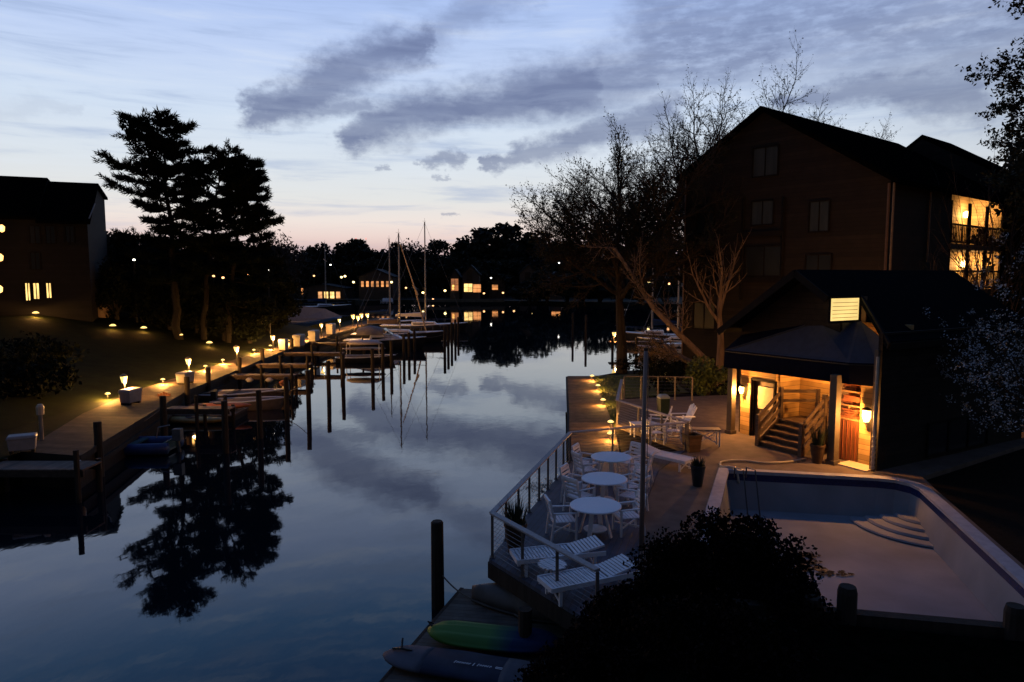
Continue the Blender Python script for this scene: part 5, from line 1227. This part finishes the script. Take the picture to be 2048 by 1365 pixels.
for k, (px, py, Y, c_, l) in enumerate(((268, 520, 60, 0, 'white lamp just right of the left building'), (298, 512, 60, 0, 'brighter white lamp under the left pine'), (405, 558, 60, 1, 'dim amber lamp low behind the pine trunks'), (427, 553, 60.5, 1, 'second amber lamp behind the pine trunks'), (498, 549, 64, 1, 'amber lamp near the right pine foot'), (536, 541, 68, 0, 'white lamp right of the pines'), (661, 531, 210, 0, 'white lamp above the lit boathouse'), (683, 556, 200, 2, 'twin yellow garden lamp right of the boathouse'), (690, 554, 200, 2, 'paler yellow garden lamp close to the twin one'), (733, 563, 205, 2, 'yellow lamp among trunks left of the masts'), (783, 566, 200, 2, 'bright yellow lamp beside the leftmost mast'), (866, 600, 196, 1, 'low amber lamp on the bank by the tall mast'), (890, 583, 198, 2, 'low lamp left of the orange gable house'), (982, 557, 205, 0, 'small white lamp right of the brightest window'), (1006, 587, 195, 1, 'row-end amber lamp on the far bank'), (1118, 527, 215, 0, 'white lamp high in the trees right of centre'), (1184, 584, 190, 1, 'amber lamp half hidden by branches'), (1223, 590, 185, 1, 'amber lamp behind the big trunk'), (1290, 550, 180, 0, 'white lamp between trunk and big building'), (1298, 565, 175, 2, 'yellow porch lamp between trunk and big building'), (1338, 569, 170, 1, 'amber lamp nearest the big building corner'), (446, 556, 64, 1, 'faint amber lamp low between the pine trunks'), (562, 548, 200, 0, 'small white lamp above the bright water gap'), (582, 562, 198, 1, 'amber lamp left of the lit boathouse'), (628, 553, 205, 1, 'amber lamp over the boathouse roof'), (707, 566, 198, 2, 'yellow lamp left of the long house'), (757, 545, 212, 0, 'white lamp over the long house roof'), (812, 577, 198, 1, 'amber lamp between the two tall masts'), (846, 587, 197, 2, 'yellow lamp just left of the tallest mast'), (968, 588, 196, 1, 'amber lamp right under the brightest window'), (1028, 592, 190, 1, 'amber lamp left of the dim gable'), (1066, 588, 188, 2, 'yellow lamp under the dim dark gable'), (1150, 590, 186, 2, 'yellow lamp right of the glimmering house'), (1206, 573, 186, 1, 'amber lamp left of the big trunk'))):
    street_lamp(px, py, Y, l, ((1, .95, .85), (1, .5, .2), (1, .75, .3))[c_], (.26, .3, .36)[c_] * (.45 if Y < 100 else 1), (5, 3.0, 4.5)[c_], base=gz(aty(px, py, Y).x) if Y < 100 else 1.0)
for px, l in ((712, 'left radio mast with red beacon on the skyline'), (732, 'right radio mast with red beacon on the skyline')):
    p = aty(px, 478, 420); r = empty('radio_mast', (p.x, p.y, 5), 0, l, 'mast', 'radio masts'); x_ = MB(); x_.tube([(0, 0, 0), (0, 0, p.z - 5)], [.35, .12], 5); x_.build('tower', m_metal_d, r); x_ = MB(); x_.lathe((0, 0, p.z - 5.3), [(.3, 0), (.45, .4), (.2, .8)], 8); x_.build('beacon', glow('beacon_red', (1, .3, .25), 1.6), r)
for k in range(4):
    o = copy_tree(ad); p = aty(766 + k * 5.5, 604, 170); o.location = (p.x, p.y, .72); o.scale = (1.25, 1.25, 1.25); o.rotation_euler = (0, 0, rad(165 + k * 8)); tag(o, 'white lawn chair in a row on the far bank', 'chair', 'row of white chairs on the far bank')
x_ = MB(); x_.bar((-25, 181, 1.0), (-2, 181, 1.0), .5, .7); tag(x_.build('sea_wall', mat('pale_stone', (.10, .085, .06), .8, .3, 1)), 'low pale sea wall on the far bank below the bright house', 'wall')
# ------------------------------------------------------------------ trees
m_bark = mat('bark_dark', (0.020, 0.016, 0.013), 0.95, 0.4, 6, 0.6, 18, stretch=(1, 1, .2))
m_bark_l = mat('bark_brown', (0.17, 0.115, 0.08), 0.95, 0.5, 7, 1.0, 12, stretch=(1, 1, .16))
m_fol = mat('foliage_dark', (0.006, 0.008, 0.005), 0.95, 0.4, 1.5, spec=.05)
m_pine = mat('pine_needles', (0.006, 0.009, 0.006), 0.9, 0.4, 1.5, spec=.05)
m_bud = mat('spring_leaves', (0.014, 0.018, 0.008), 0.9, 0.4, 2)
m_farfol = mat('far_foliage', (0.013, 0.016, 0.009), 0.9, 0.5, .25)
m_farbare = mat('far_twigs', (0.022, 0.017, 0.014), 0.9, 0.4, .3)
def rdir(rng):
    while True:
        v = Vector((rng.uniform(-1, 1), rng.uniform(-1, 1), rng.uniform(-1, 1)))
        if .05 < v.length < 1: return v.normalized()
def leafquad(mb, p, d, s, rng, asp=.6):
    x = d.orthogonal().normalized(); x = Matrix.Rotation(rng.random() * 6.28, 3, d) @ x
    a = d * s; b = x * s * asp
    mb.add([p - a * .5, p + b * .5, p + a * .6, p - b * .5], [(0, 1, 2, 3)])
def rot_away(d, ang, rng, az=None):
    x = d.orthogonal().normalized(); x = Matrix.Rotation(rng.random() * 6.283 if az is None else az, 3, d) @ x
    return (d * math.cos(ang) + x * math.sin(ang)).normalized()
def grow(wood, leaves, p, d, L, r, lv, maxl, rng, o):
    n = (6, 6, 5, 4, 3, 2)[min(lv, 5)]; pts = [p]; dirs = [d]
    for i in range(n):
        d = (d + rdir(rng) * o['wob'][min(lv, len(o['wob']) - 1)] + Vector((0, 0, o['up'][min(lv, len(o['up']) - 1)]))).normalized(); p = p + d * (L / n); pts.append(p); dirs.append(d)
    tip = o.get('tip', .45) if lv < maxl else .4
    rr = [r * (1 - (1 - tip) * i / n) for i in range(n + 1)]
    wood.tube(pts, rr, (8, 7, 5, 4, 3, 3)[min(lv, 5)], lv == 0)
    if lv >= maxl:
        for k in range(o['leaf_n']):
            q = pts[-1].lerp(pts[max(0, n - 2)], rng.random()); leafquad(leaves, q + rdir(rng) * o['leaf_spread'], rdir(rng), o['leaf'] * rng.uniform(.6, 1.3), rng)
        return
    kids = o['kids'][lv]; t0 = o['start'][lv]
    az0 = rng.random() * 6.28
    for k in range(kids):
        t = t0 + (1 - t0) * (k + .5 * rng.random()) / kids; f = t * n; i = min(int(f), n - 1); q = pts[i].lerp(pts[i + 1], f - i)
        ang = rad(rng.uniform(*o['ang'][lv])); dd = rot_away(dirs[i], ang, rng, az0 + k * 2.4 + rng.uniform(-.4, .4))
        if lv == 0 and o.get('bias') is not None: dd = (dd + o['bias'] * .35).normalized()
        grow(wood, leaves, q, dd, L * o['ratio'][lv] * rng.uniform(.7, 1.15) * (1.1 - .35 * t), rr[i] * o['rr'][lv], lv + 1, maxl, rng, o)
    if lv < maxl: grow(wood, leaves, pts[-1], dirs[-1], L * o['ratio'][lv] * (.72 if lv == 0 else .9), rr[-1] * .9, lv + 1, maxl, rng, o)
SPRING = dict(wob=(.06, .16, .2, .22, .22, .2), up=(.02, .02, .05, .07, .09, .1), kids=(9, 8, 7, 6, 3), start=(.45, .2, .15, .12, .2), ang=((28, 78), (28, 58), (28, 60), (28, 60), (20, 50)), ratio=(1.15, .58, .52, .52, .7), rr=(.6, .6, .62, .74, .85), leaf_n=2, leaf=.115, leaf_spread=.07)
def tree(name, loc, seed, L, r, o, label, group=None, d0=(0, 0, 1), maxl=5, bark=None, leafm=None, cat='tree'):
    rng = random.Random(seed); w_, l_ = MB(), MB()
    grow(w_, l_, Vector((0, 0, -.2)), Vector(d0).normalized(), L, r, 0, maxl, rng, o)
    t = empty(name, loc, 0, label, cat, group)
    w_.build('trunk', bark or m_bark, t); l_.build('crown', leafm or m_bud, t)
    return t
S1 = dict(SPRING); S1['bias'] = Vector((-.12, 0, .2)); S1['start'] = (.72, .25, .15, .12, .2); S1['up'] = (.02, .035, .04, .06, .09, .1); S1['ang'] = ((25, 74), (28, 58), (28, 60), (28, 60), (20, 50)); S1['ratio'] = (1.25, .56, .5, .5, .75)
tree('spring_tree', (7.15, 45.2, 1.2), 11, 6.6, .40, S1, 'big budding tree on the right bank, lit trunk beside the lantern pier', 'budding spring trees', bark=mat('bark_mid', (.035, .025, .018), .95, .5, 7, 1.0, 12, stretch=(1, 1, .16)))
S2 = dict(SPRING); S2['kids'] = (10, 8, 7, 5, 3)
tree('spring_tree', (17.5, 57.5, 1.2), 23, 9.1, .46, S2, 'budding tree whose twigs rise above the big building roof', 'budding spring trees')
tree('spring_tree', (28.5, 66, 1.2), 29, 9.3, .46, S2, 'budding tree farther back, twigs just topping the ridge of the big building', 'budding spring trees')
# light-barked tree in front of the big building
S3 = dict(SPRING); S3['kids'] = (3, 4, 4, 4); S3['ang'] = ((12, 30), (20, 40), (25, 50), (30, 60)); S3['ratio'] = (.95, .6, .5, .5); S3['start'] = (.75, .3, .2, .15)
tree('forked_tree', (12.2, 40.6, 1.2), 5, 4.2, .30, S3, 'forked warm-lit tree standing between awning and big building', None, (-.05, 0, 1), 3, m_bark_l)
# two leaning trunks
for k, (p0, p1, p2, p3, l, r_) in enumerate((((11.9, 40.2, 1.3), (1408, 718, 40.0), (1362, 672, 40.2), (1308, 618, 40.6), 'upper leaning trunk slanting left from the shrub', .20), ((11.6, 39.4, 1.3), (1404, 735, 39.2), (1375, 722, 39.4), (1345, 706, 39.8), 'lower leaning trunk nearly lying over the shrub', .20))):
    pts = [Vector(p0), aty(*p1), aty(*p2), aty(*p3)]; tr = empty('leaning_tree', pts[0], 0, l, 'tree', 'leaning trunks'); rng = random.Random(k)
    ext = pts[3] + (pts[3] - pts[2]) * (1.5 if k == 0 else .6) + Vector((0, 0, 1.2 if k == 0 else .2)); pts.append(ext)
    x_ = MB(); x_.tube(pts, [r_ * 1.25, r_, r_ * .85, r_ * .7, r_ * .45], 8)
    lv = MB(); o2 = dict(SPRING); o2['leaf_n'] = 2
    for j in range(8):
        q = pts[2].lerp(pts[4], j / 7); grow(x_, lv, q, rot_away((pts[4] - pts[2]).normalized(), rad(rng.uniform(25, 60)), rng), 1.7, .05, 2, 4, rng, o2)
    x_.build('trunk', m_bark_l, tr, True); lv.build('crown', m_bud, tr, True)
# overhanging tree, upper right
S4 = dict(SPRING); S4.update(leaf_n=6, leaf=.15, leaf_spread=.13, kids=(18, 8, 6, 5, 2), start=(.5, .2, .15, .12, .2), up=(0, 0, 0, -.01, -.03, -.03), ang=((45, 85), (30, 60), (28, 60), (30, 65), (20, 50)), ratio=(.31, .56, .54, .52, .7), rr=(.4, .55, .6, .7, .8))
tree('overhanging_tree', (23.8, 27.5, 1.2), 31, 16.5, .42, S4, 'leafy tree overhanging from the upper right above the roofs', None, (-.02, 0, 1), 5)
# bare shrubs behind the pool house, silhouettes against the lit balconies
S5 = dict(SPRING); S5['kids'] = (5, 5, 4, 3); S5['start'] = (.2, .2, .2, .2); S5['ang'] = ((12, 30), (15, 40), (20, 45), (25, 50)); S5['leaf_n'] = 1; S5['leaf'] = .07; S5['up'] = (.05, .08, .06, .05)
for k, (x, y, L, s) in enumerate(((20.5, 33.0, 3.6, 3), (23.2, 34.2, 5.0, 8), (24.9, 35.6, 5.2, 14))):
    tree('bare_tree', (x, y, 1.2), s, L, .11, S5, ('bare tree behind the pool house ridge, left of the lit balconies', 'bare tree crossing the lit balconies', 'bare tree at the right end of the lit balconies')[k], 'bare trees behind the pool house', maxl=3, bark=mat('bark_grey', (.05, .035, .028), .9, .4, 6))
# pines
def pine(loc, seed, H, r, crown0, spread, label, lean=(0, 0)):
    rng = random.Random(seed); w_, l_ = MB(), MB(); n = 14; pts = []
    for i in range(n + 1):
        t = i / n; pts.append(Vector((lean[0] * t ** 1.4 + rng.uniform(-.12, .12), lean[1] * t + rng.uniform(-.12, .12), H * t - .2)))
    w_.tube(pts, [r * (1 - .85 * i / n) for i in range(n + 1)], 8)
    def tuft(p, d, s):
        for k in range(8):
            dd = (d + rdir(rng) * .9 + Vector((0, 0, .25))).normalized(); q = p + rdir(rng) * s * .35
            x = dd.orthogonal().normalized(); x = Matrix.Rotation(rng.random() * 6.28, 3, dd) @ x; x *= s * .13
            l_.add([q - x, q + x, q + dd * s * rng.uniform(.7, 1.25)], [(0, 1, 2)])
    nb = spread['n']
    for k in range(nb):
        u = ((k + .5) / nb) ** spread.get('pow', .75); t = crown0 + (1 - crown0) * u; i = min(int(t * n), n - 1); p = pts[i].lerp(pts[i + 1], t * n - i)
        a = k * 2.4 + rng.uniform(-.5, .5); L = spread['f'](u) * rng.uniform(.6, 1.12); el_ = rad(spread['el'](u) + rng.uniform(-7, 7))
        d = Vector((math.cos(a) * math.cos(el_), math.sin(a) * math.cos(el_), math.sin(el_))); d += Vector((spread.get('bx', 0), 0, 0)) * .3; d.normalize(); q = [p]; m = 6
        for j in range(m): d = (d + rdir(rng) * .10 + Vector((0, 0, -.02 if j < 3 else .07))).normalized(); q.append(q[-1] + d * L / m)
        w_.tube(q, [max(.022, .024 * L * (1 - .8 * j / m)) for j in range(m + 1)], 4, False)
        for j in range(2, m + 1):
            for s_ in range(4):
                dd = rot_away(d, rad(rng.uniform(30, 75)), rng); dd.z = abs(dd.z) * .25 + rng.uniform(-.08, .10); dd.normalize(); ll = (.5 + L * .18) * rng.uniform(.5, 1.2) * (1.2 - .4 * j / m); b = q[j - 1].lerp(q[j], rng.random())
                w_.tube([b, b + dd * ll], [.022, .012], 3, False)
                for e in range(5): tuft(b + dd * ll * (.25 + .75 * e / 4), dd, .38)
        tuft(q[-1], d, .5)
    t_ = empty('pine_tree', loc, 0, label, 'pine tree', 'tall pines on the left lawn'); w_.build('trunk', mat('pine_bark', (.008, .006, .005), .95, .4, 6, .6, 18), t_); l_.build('crown', m_pine, t_); return t_
p1 = aty(352, 600, 56); p2 = aty(470, 600, 59); p3 = aty(405, 600, 58)
pine((p1.x, 56, gz(p1.x)), 2, 19.4 - gz(p1.x), .34, .22, dict(n=54, pow=.76, f=lambda u: 2.5 + 1.75 * math.sin(min(u / .65, 1) * 1.57) - max(0, u - .78) * 10, el=lambda u: -4 + 22 * u), 'tallest pine beside the left building, wide flat crown', (-.5, 0))
pine((p3.x, 58, gz(p3.x)), 9, 16.6 - gz(p3.x), .26, .28, dict(n=38, pow=.7, f=lambda u: 2.8 + 1.4 * u - max(0, u - .8) * 9, el=lambda u: 0 + 22 * u, bx=.6), 'pine leaning right between the tallest and the outermost one', (2.0, 0))
pine((p2.x - .8, 59, gz(p2.x)), 17, 16.6 - gz(p2.x), .27, .22, dict(n=40, pow=.85, f=lambda u: 3.3 - max(0, u - .55) * 5.0, el=lambda u: -8 + 26 * u, bx=.9), 'slender open pine leaning out toward the sailboats', (2.4, 0))
# clump crowns for shrubs and broad trees
def clumps(mb, rng, cells, per, size, squash=.8):
    for c, R in cells:
        for k in range(per):
            d = rdir(rng); q = Vector(c) + Vector((d.x, d.y, d.z * squash)) * R * rng.random() ** .4; leafquad(mb, q, rdir(rng), size * rng.uniform(.6, 1.4), rng, .75)
def cells_in(rng, n, ax, base, rr):
    out = []
    for k in range(n):
        d = rdir(rng) * rng.random() ** .34; out.append(((d.x * ax[0], d.y * ax[1], base + ax[2] + d.z * ax[2]), rng.uniform(*rr)))
    return out
def stems(mb, rng, cells, r, base=0):
    for c, R in cells:
        mid = Vector((c[0] * .35, c[1] * .35, base + (c[2] - base) * .5)); mb.tube([Vector((c[0] * .05, c[1] * .05, base - .2)), mid, Vector(c)], [r, r * .6, r * .2], 4, False)
def bush(name, loc, seed, ax, n, per, size, label, m_, cat='shrub', group=None, rr=(.35, .6), base=.1, bark=None):
    rng = random.Random(seed); cells = cells_in(rng, n, ax, base, rr); l_ = MB(); clumps(l_, rng, cells, per, size); s_ = MB(); stems(s_, rng, cells[:max(6, n // 3)], .05)
    t_ = empty(name, loc, 0, label, cat, group); s_.build('stem', bark or m_bark, t_); l_.build('foliage', m_, t_); return t_
m_shr = mat('red_shrub_leaf', (0.006, 0.003, 0.003), 0.95, 0.45, 2.5, spec=.05)
def fore(px, py, Y, base, R, label, seed, n, wide=1.0):
    top = aty(px, py, Y); h = top.z - base
    return bush('shrub', (top.x, Y, base), seed, (R * wide, R, h / 2 - .12), int(n * 1.7), 240, .06, label, m_shr, 'shrub', 'dark foreground shrubs', (.22, .38), .02)
fore(1440, 1008, 10.6, 1.35, .62, 'tallest dark red shrub in the foreground, before the pool corner', 1, 46)
fore(1535, 1022, 10.2, 1.35, .6, 'dark shrub right of the tallest foreground one, before the pool', 2, 44)
fore(1345, 1050, 10.8, 1.35, .55, 'dark shrub at the left shoulder of the foreground group, by the pole', 3, 40)
fore(1255, 1140, 10.2, 1.0, .62, 'low dark shrub covering the end of the near lounger', 4, 40)
fore(1195, 1235, 9.4, .8, .6, 'lowest dark shrub at the deck corner post', 5, 36)
fore(1592, 1130, 9.6, 1.35, .45, 'small dark shrub against the retaining wall posts', 6, 26)
fore(1330, 1190, 8.8, 1.0, 1.0, 'broad dark shrub at the bottom of the picture', 7, 80, 1.3)
fore(1470, 1200, 8.4, 1.35, .9, 'dark shrub behind the retaining wall at the bottom', 8, 70, 1.2)
fore(1120, 1275, 9.0, .5, .55, 'added dark shrub in place of deck shade, beside the kayak end', 9, 36)  # added to darken the dock where the deck shades it
fore(1105, 1345, 8.2, .5, .55, 'added dark shrub in place of deck shade, beside the board bag end', 10, 36)  # likewise put in for the shade under the deck
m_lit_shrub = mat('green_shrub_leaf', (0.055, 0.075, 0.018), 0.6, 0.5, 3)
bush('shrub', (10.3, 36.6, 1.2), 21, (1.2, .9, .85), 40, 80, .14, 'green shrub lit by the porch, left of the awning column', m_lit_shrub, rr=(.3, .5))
bush('shrub', (8.2, 37.6, 1.2), 22, (1.3, .9, .7), 22, 60, .14, 'low dark shrub under the leaning trunks', m_fol)
for k, (x, y, a, h, l) in enumerate(((-23.5, 33.5, 2.0, 1.5, 'dark shrub by the power pedestal on the left'), (-26, 37, 2.6, 1.9, 'larger dark shrub behind the pedestal at the left edge'), (-24.0, 29, 2.2, 1.6, 'dark shrub at the near end of the left lawn'))):
    bush('shrub', (x, y, gz(x) - .1), 50 + k, (a, a * .8, h / 2), 26, 70, .2, l, m_fol, group='shrubs at the left edge', rr=(.5, .8))
# dark evergreen mass under and behind the pines
def mass(x, y, ax, seed, label, m_=None, name='evergreen_tree', size=.34, n=50, per=90, rr=(.7, 1.2), cat='tree', z=None, group='dark trees behind the left lawn'):
    rng = random.Random(seed); cells = cells_in(rng, n, ax, .4, rr); l_ = MB(); clumps(l_, rng, cells, per, size); s_ = MB(); s_.tube([(0, 0, -.3), (0, 0, ax[2] * 1.3)], [.22, .1], 7); stems(s_, rng, cells[:14], .07, .8)
    t_ = empty(name, (x, y, gz(x) - .1 if z is None else z), 0, label, cat, group); s_.build('trunk', m_bark, t_); l_.build('crown', m_ or m_fol, t_); return t_
for k, (px, py, Y, a, l) in enumerate(((245, 478, 68, 3.4, 'dark bushy tree filling the gap right of the left building'), (300, 470, 72, 3.6, 'dark bushy tree behind the tallest pine'), (372, 480, 70, 3.8, 'dark bushy tree between the pine trunks'), (440, 478, 69, 3.6, 'dark bushy tree under the slender pine'), (505, 500, 72, 3.4, 'dark bushy tree at the right end of the left lawn'), (548, 560, 76, 2.4, 'low dark tree beside the bright water gap'))):
    top = aty(px, py, Y); z0 = gz(top.x); mass(top.x, Y, (a, a * .8, (top.z - z0) / 2), 70 + k, l)
for k, (px, Y, a, h) in enumerate(((270, 62, 2.4, 3.6), (345, 61, 2.6, 3.2), (420, 63, 2.6, 3.8), (490, 66, 2.6, 3.4), (535, 70, 2.4, 2.6))):
    X = ray(px, 600).x / ray(px, 600).y * Y; mass(X, Y, (a, a * .8, h / 2), 90 + k, ('low dark shrub right of the boulder', 'low dark shrub at the tallest pine foot', 'low dark shrub at the middle pine foot', 'low dark shrub at the slender pine foot', 'low dark shrub at the tip of the left lawn')[k], name='shrub', cat='shrub', n=30, rr=(.5, .9), size=.28)
for k, (px, h, a) in enumerate(((232, 4.6, 2.6), (285, 5.0, 2.8), (338, 4.4, 2.8), (392, 5.2, 2.8), (446, 4.6, 2.7), (496, 4.4, 2.4))):
    Y = 59.5 + (k % 2) * 1.2; X = ray(px, 600).x / ray(px, 600).y * Y
    mass(X, Y, (a, a * .7, h / 2), 130 + k, ('dark leafy shrub directly right of the left building', 'dark leafy shrub left of the tallest pine trunk', 'dark leafy shrub before the tallest pine trunk', 'dark leafy shrub before the middle pine trunk', 'dark leafy shrub before the slender pine trunk', 'dark leafy shrub at the quay end of the pine group')[k], name='shrub', cat='shrub', n=44, rr=(.6, 1.0), size=.26)
# white flowering dogwood by the pool house
rng = random.Random(77); w_, l_, f_ = MB(), MB(), MB()
So = dict(SPRING); So['leaf_n'] = 2; So['kids'] = (8, 7, 6, 5); So['up'] = (.03, .03, .02, .0, .0); So['start'] = (.3, .2, .2, .15); So['ang'] = ((35, 70), (30, 60), (28, 60), (30, 60)); So['ratio'] = (.95, .6, .5, .5); So['leaf'] = .10; So['bias'] = Vector((-.2, 0, 0))
grow(w_, f_, Vector((0, 0, 0)), Vector((0, 0, 1)), 3.6, .14, 0, 3, rng, So)
tw = [Vector(f_.v[i]) for i in range(0, len(f_.v), 4)]
for q in tw:
    for k in range(11): leafquad(l_, q + rdir(rng) * .2 * rng.random(), (rdir(rng) + Vector((0, 0, 1.2))).orthogonal().normalized(), .06, rng, .9)
dw = empty('flowering_tree', (15.7, 19.9, 1.2), 0, 'white flowering tree before the dark wall of the pool house', 'tree')
w_.build('trunk', m_bark, dw); l_.build('blossom', mat('white_blossom', (.42, .41, .42), .8, .15, 2), dw); f_.build('crown', m_bud, dw)
# dark conifer at the right edge
mass(33.5, 44, (3.6, 3.0, 7.4), 111, 'dark conifer at the right edge behind the pool house', z=1.2, group=None, n=80, per=90, size=.4, rr=(.9, 1.4))
mass(25.5, 30.5, (2.6, 2.4, 4.2), 113, 'dark tree at the right edge behind the flowering one', z=1.2, group=None, n=50, per=80, size=.3, rr=(.7, 1.1))
# ground plants along the right verge and at the bulkhead
bush('shrub', (8.8, 44.3, 1.2), 25, (2.6, .8, .55), 30, 60, .15, 'low dark planting along the water left of the big building', m_fol)
# far tree line
fv = []
for k in range(7):
    rng = random.Random(200 + k); l_ = MB(); s_ = MB(); H = 1.0
    n = 34; cells = []
    for j in range(n):
        d = rdir(rng) * rng.random() ** .36; cells.append(((d.x * .40, d.y * .36, .53 + d.z * .43), rng.uniform(.08, .17)))
    clumps(l_, rng, cells, 100 if k < 5 else 34, .055 if k < 5 else .03); s_.tube([(0, 0, -.05), (.01, 0, .55)], [.022, .010], 6); stems(s_, rng, cells[:16], .008, .15)
    fv.append((s_, l_))
fmesh = []
for k, (s_, l_) in enumerate(fv):
    a = s_.build('trunk', m_farbare); b = l_.build('crown', m_farfol if k < 5 else m_farbare); fmesh.append((a.data, b.data)); bpy.data.objects.remove(a); bpy.data.objects.remove(b)
def fartree(px, pytop, Y, wd, k, label, group, base=1.0):
    p = aty(px, pytop, Y); H = (p.z - base) / .97
    t_ = empty('broad_tree', (p.x, Y, base), random.Random(px).random() * 6, label, 'tree', group); sxy = wd / .8
    for nme, me in zip(('trunk', 'crown'), fmesh[k]):
        o = bpy.data.objects.new(nme, me); COL.objects.link(o); o.parent = t_
    t_.scale = (sxy, sxy, H); return t_
G1 = 'far tree line across the water'
rng = random.Random(4)
sky_ = [(215, 468), (240, 470), (300, 480), (360, 484), (420, 488), (470, 490), (520, 490), (560, 492), (600, 494), (640, 490), (690, 482), (705, 478), (730, 496), (760, 494), (790, 488), (815, 474), (845, 470), (872, 480), (900, 498), (930, 500), (955, 474), (985, 455), (1015, 447), (1045, 456), (1075, 478), (1110, 482), (1150, 480), (1190, 476), (1230, 474), (1270, 472), (1310, 476), (1350, 480)]
for i, (px, py) in enumerate(sky_):
    special = {690: 'dark domed tree on the skyline left of the masts', 1015: 'tallest far tree, rounded crown right of the masts', 985: 'broad far tree leaning on the tallest one from the left', 845: 'twiggy far tree behind the tall mast', 815: 'twiggy far tree behind the nearer mast'}.get(px)
    fartree(px, py, 258 + (i % 3) * 8, rng.uniform(24, 28) if 940 < px < 1080 else rng.uniform(16, 20), (5 if px in (815, 845, 1075) else i % 5), special or 'dark tree of the far skyline row across the creek', None if special else G1)
for i in range(40):
    px = 200 + i * 29 + rng.uniform(-8, 8); 
    if 890 < px < 975 or 600 < px < 800 or 1085 < px < 1135: py = rng.uniform(515, 528); Y = 222
    else: py = rng.uniform(512, 548); Y = rng.uniform(206, 236)
    fartree(px, py, Y, rng.uniform(10, 15), i % 5, 'lower dark tree in front of the far skyline row', 'lower trees on the far bank')
for px, py, k in ((545, 452, 6), (575, 462, 5), (520, 468, 6)): fartree(px, py, 120 if px == 545 else 126, 9, k, ('pinkish bare tree on the skyline right of the slender pine', 'lower bare tree right of the pinkish one', 'bare tree just behind the slender pine')[(545, 575, 520).index(px)], 'bare trees right of the pines')
for i, (px, py) in enumerate(((1060, 560), (1095, 540), (1135, 548), (1165, 560), (1200, 545), (1240, 552), (1285, 560), (1330, 555))):
    fartree(px, py, 178 + (i % 2) * 5, 11, i % 5, 'dark waterside tree of the far right bank', 'waterside trees of the far right bank', .6)
rng = random.Random(12); uh = MB()
for k in range(420):
    x = -130 + 260 * k / 420; c = (x + rng.uniform(-1, 1), 212 + rng.uniform(-2, 14) - (0 if abs(x) < 60 else 10), .8 + rng.uniform(.2, 2.0)); 
    for j in range(26): leafquad(uh, Vector(c) + rdir(rng) * 1.5, rdir(rng), .8 * rng.uniform(.6, 1.3), rng, .8)
tag(uh.build('undergrowth', m_farfol), None, None, None, 'stuff')
# bank grass tufts at the right verge
vg = MB(); rng = random.Random(9)
for k in range(2600):
    y = rng.uniform(27.6, 43); t = (y - 27) / 16; x0 = 4.15 + .95 * t; x = x0 + rng.random() ** 1.5 * 2.6
    if y < 35 and x > 4.35 + (y - 28.6) * .19: continue
    h = rng.uniform(.06, .2); a = rng.random() * 6.28; p = Vector((x, y, 1.26)); s = Vector((math.cos(a), math.sin(a), 0)) * .012
    vg.add([p - s, p + s, p + Vector((rng.uniform(-.06, .06), rng.uniform(-.06, .06), h))], [(0, 1, 2)])
tag(vg.build('grass', mat('verge_blade', (.05, .07, .015), .8, .4, 3)), None, None, None, 'stuff')
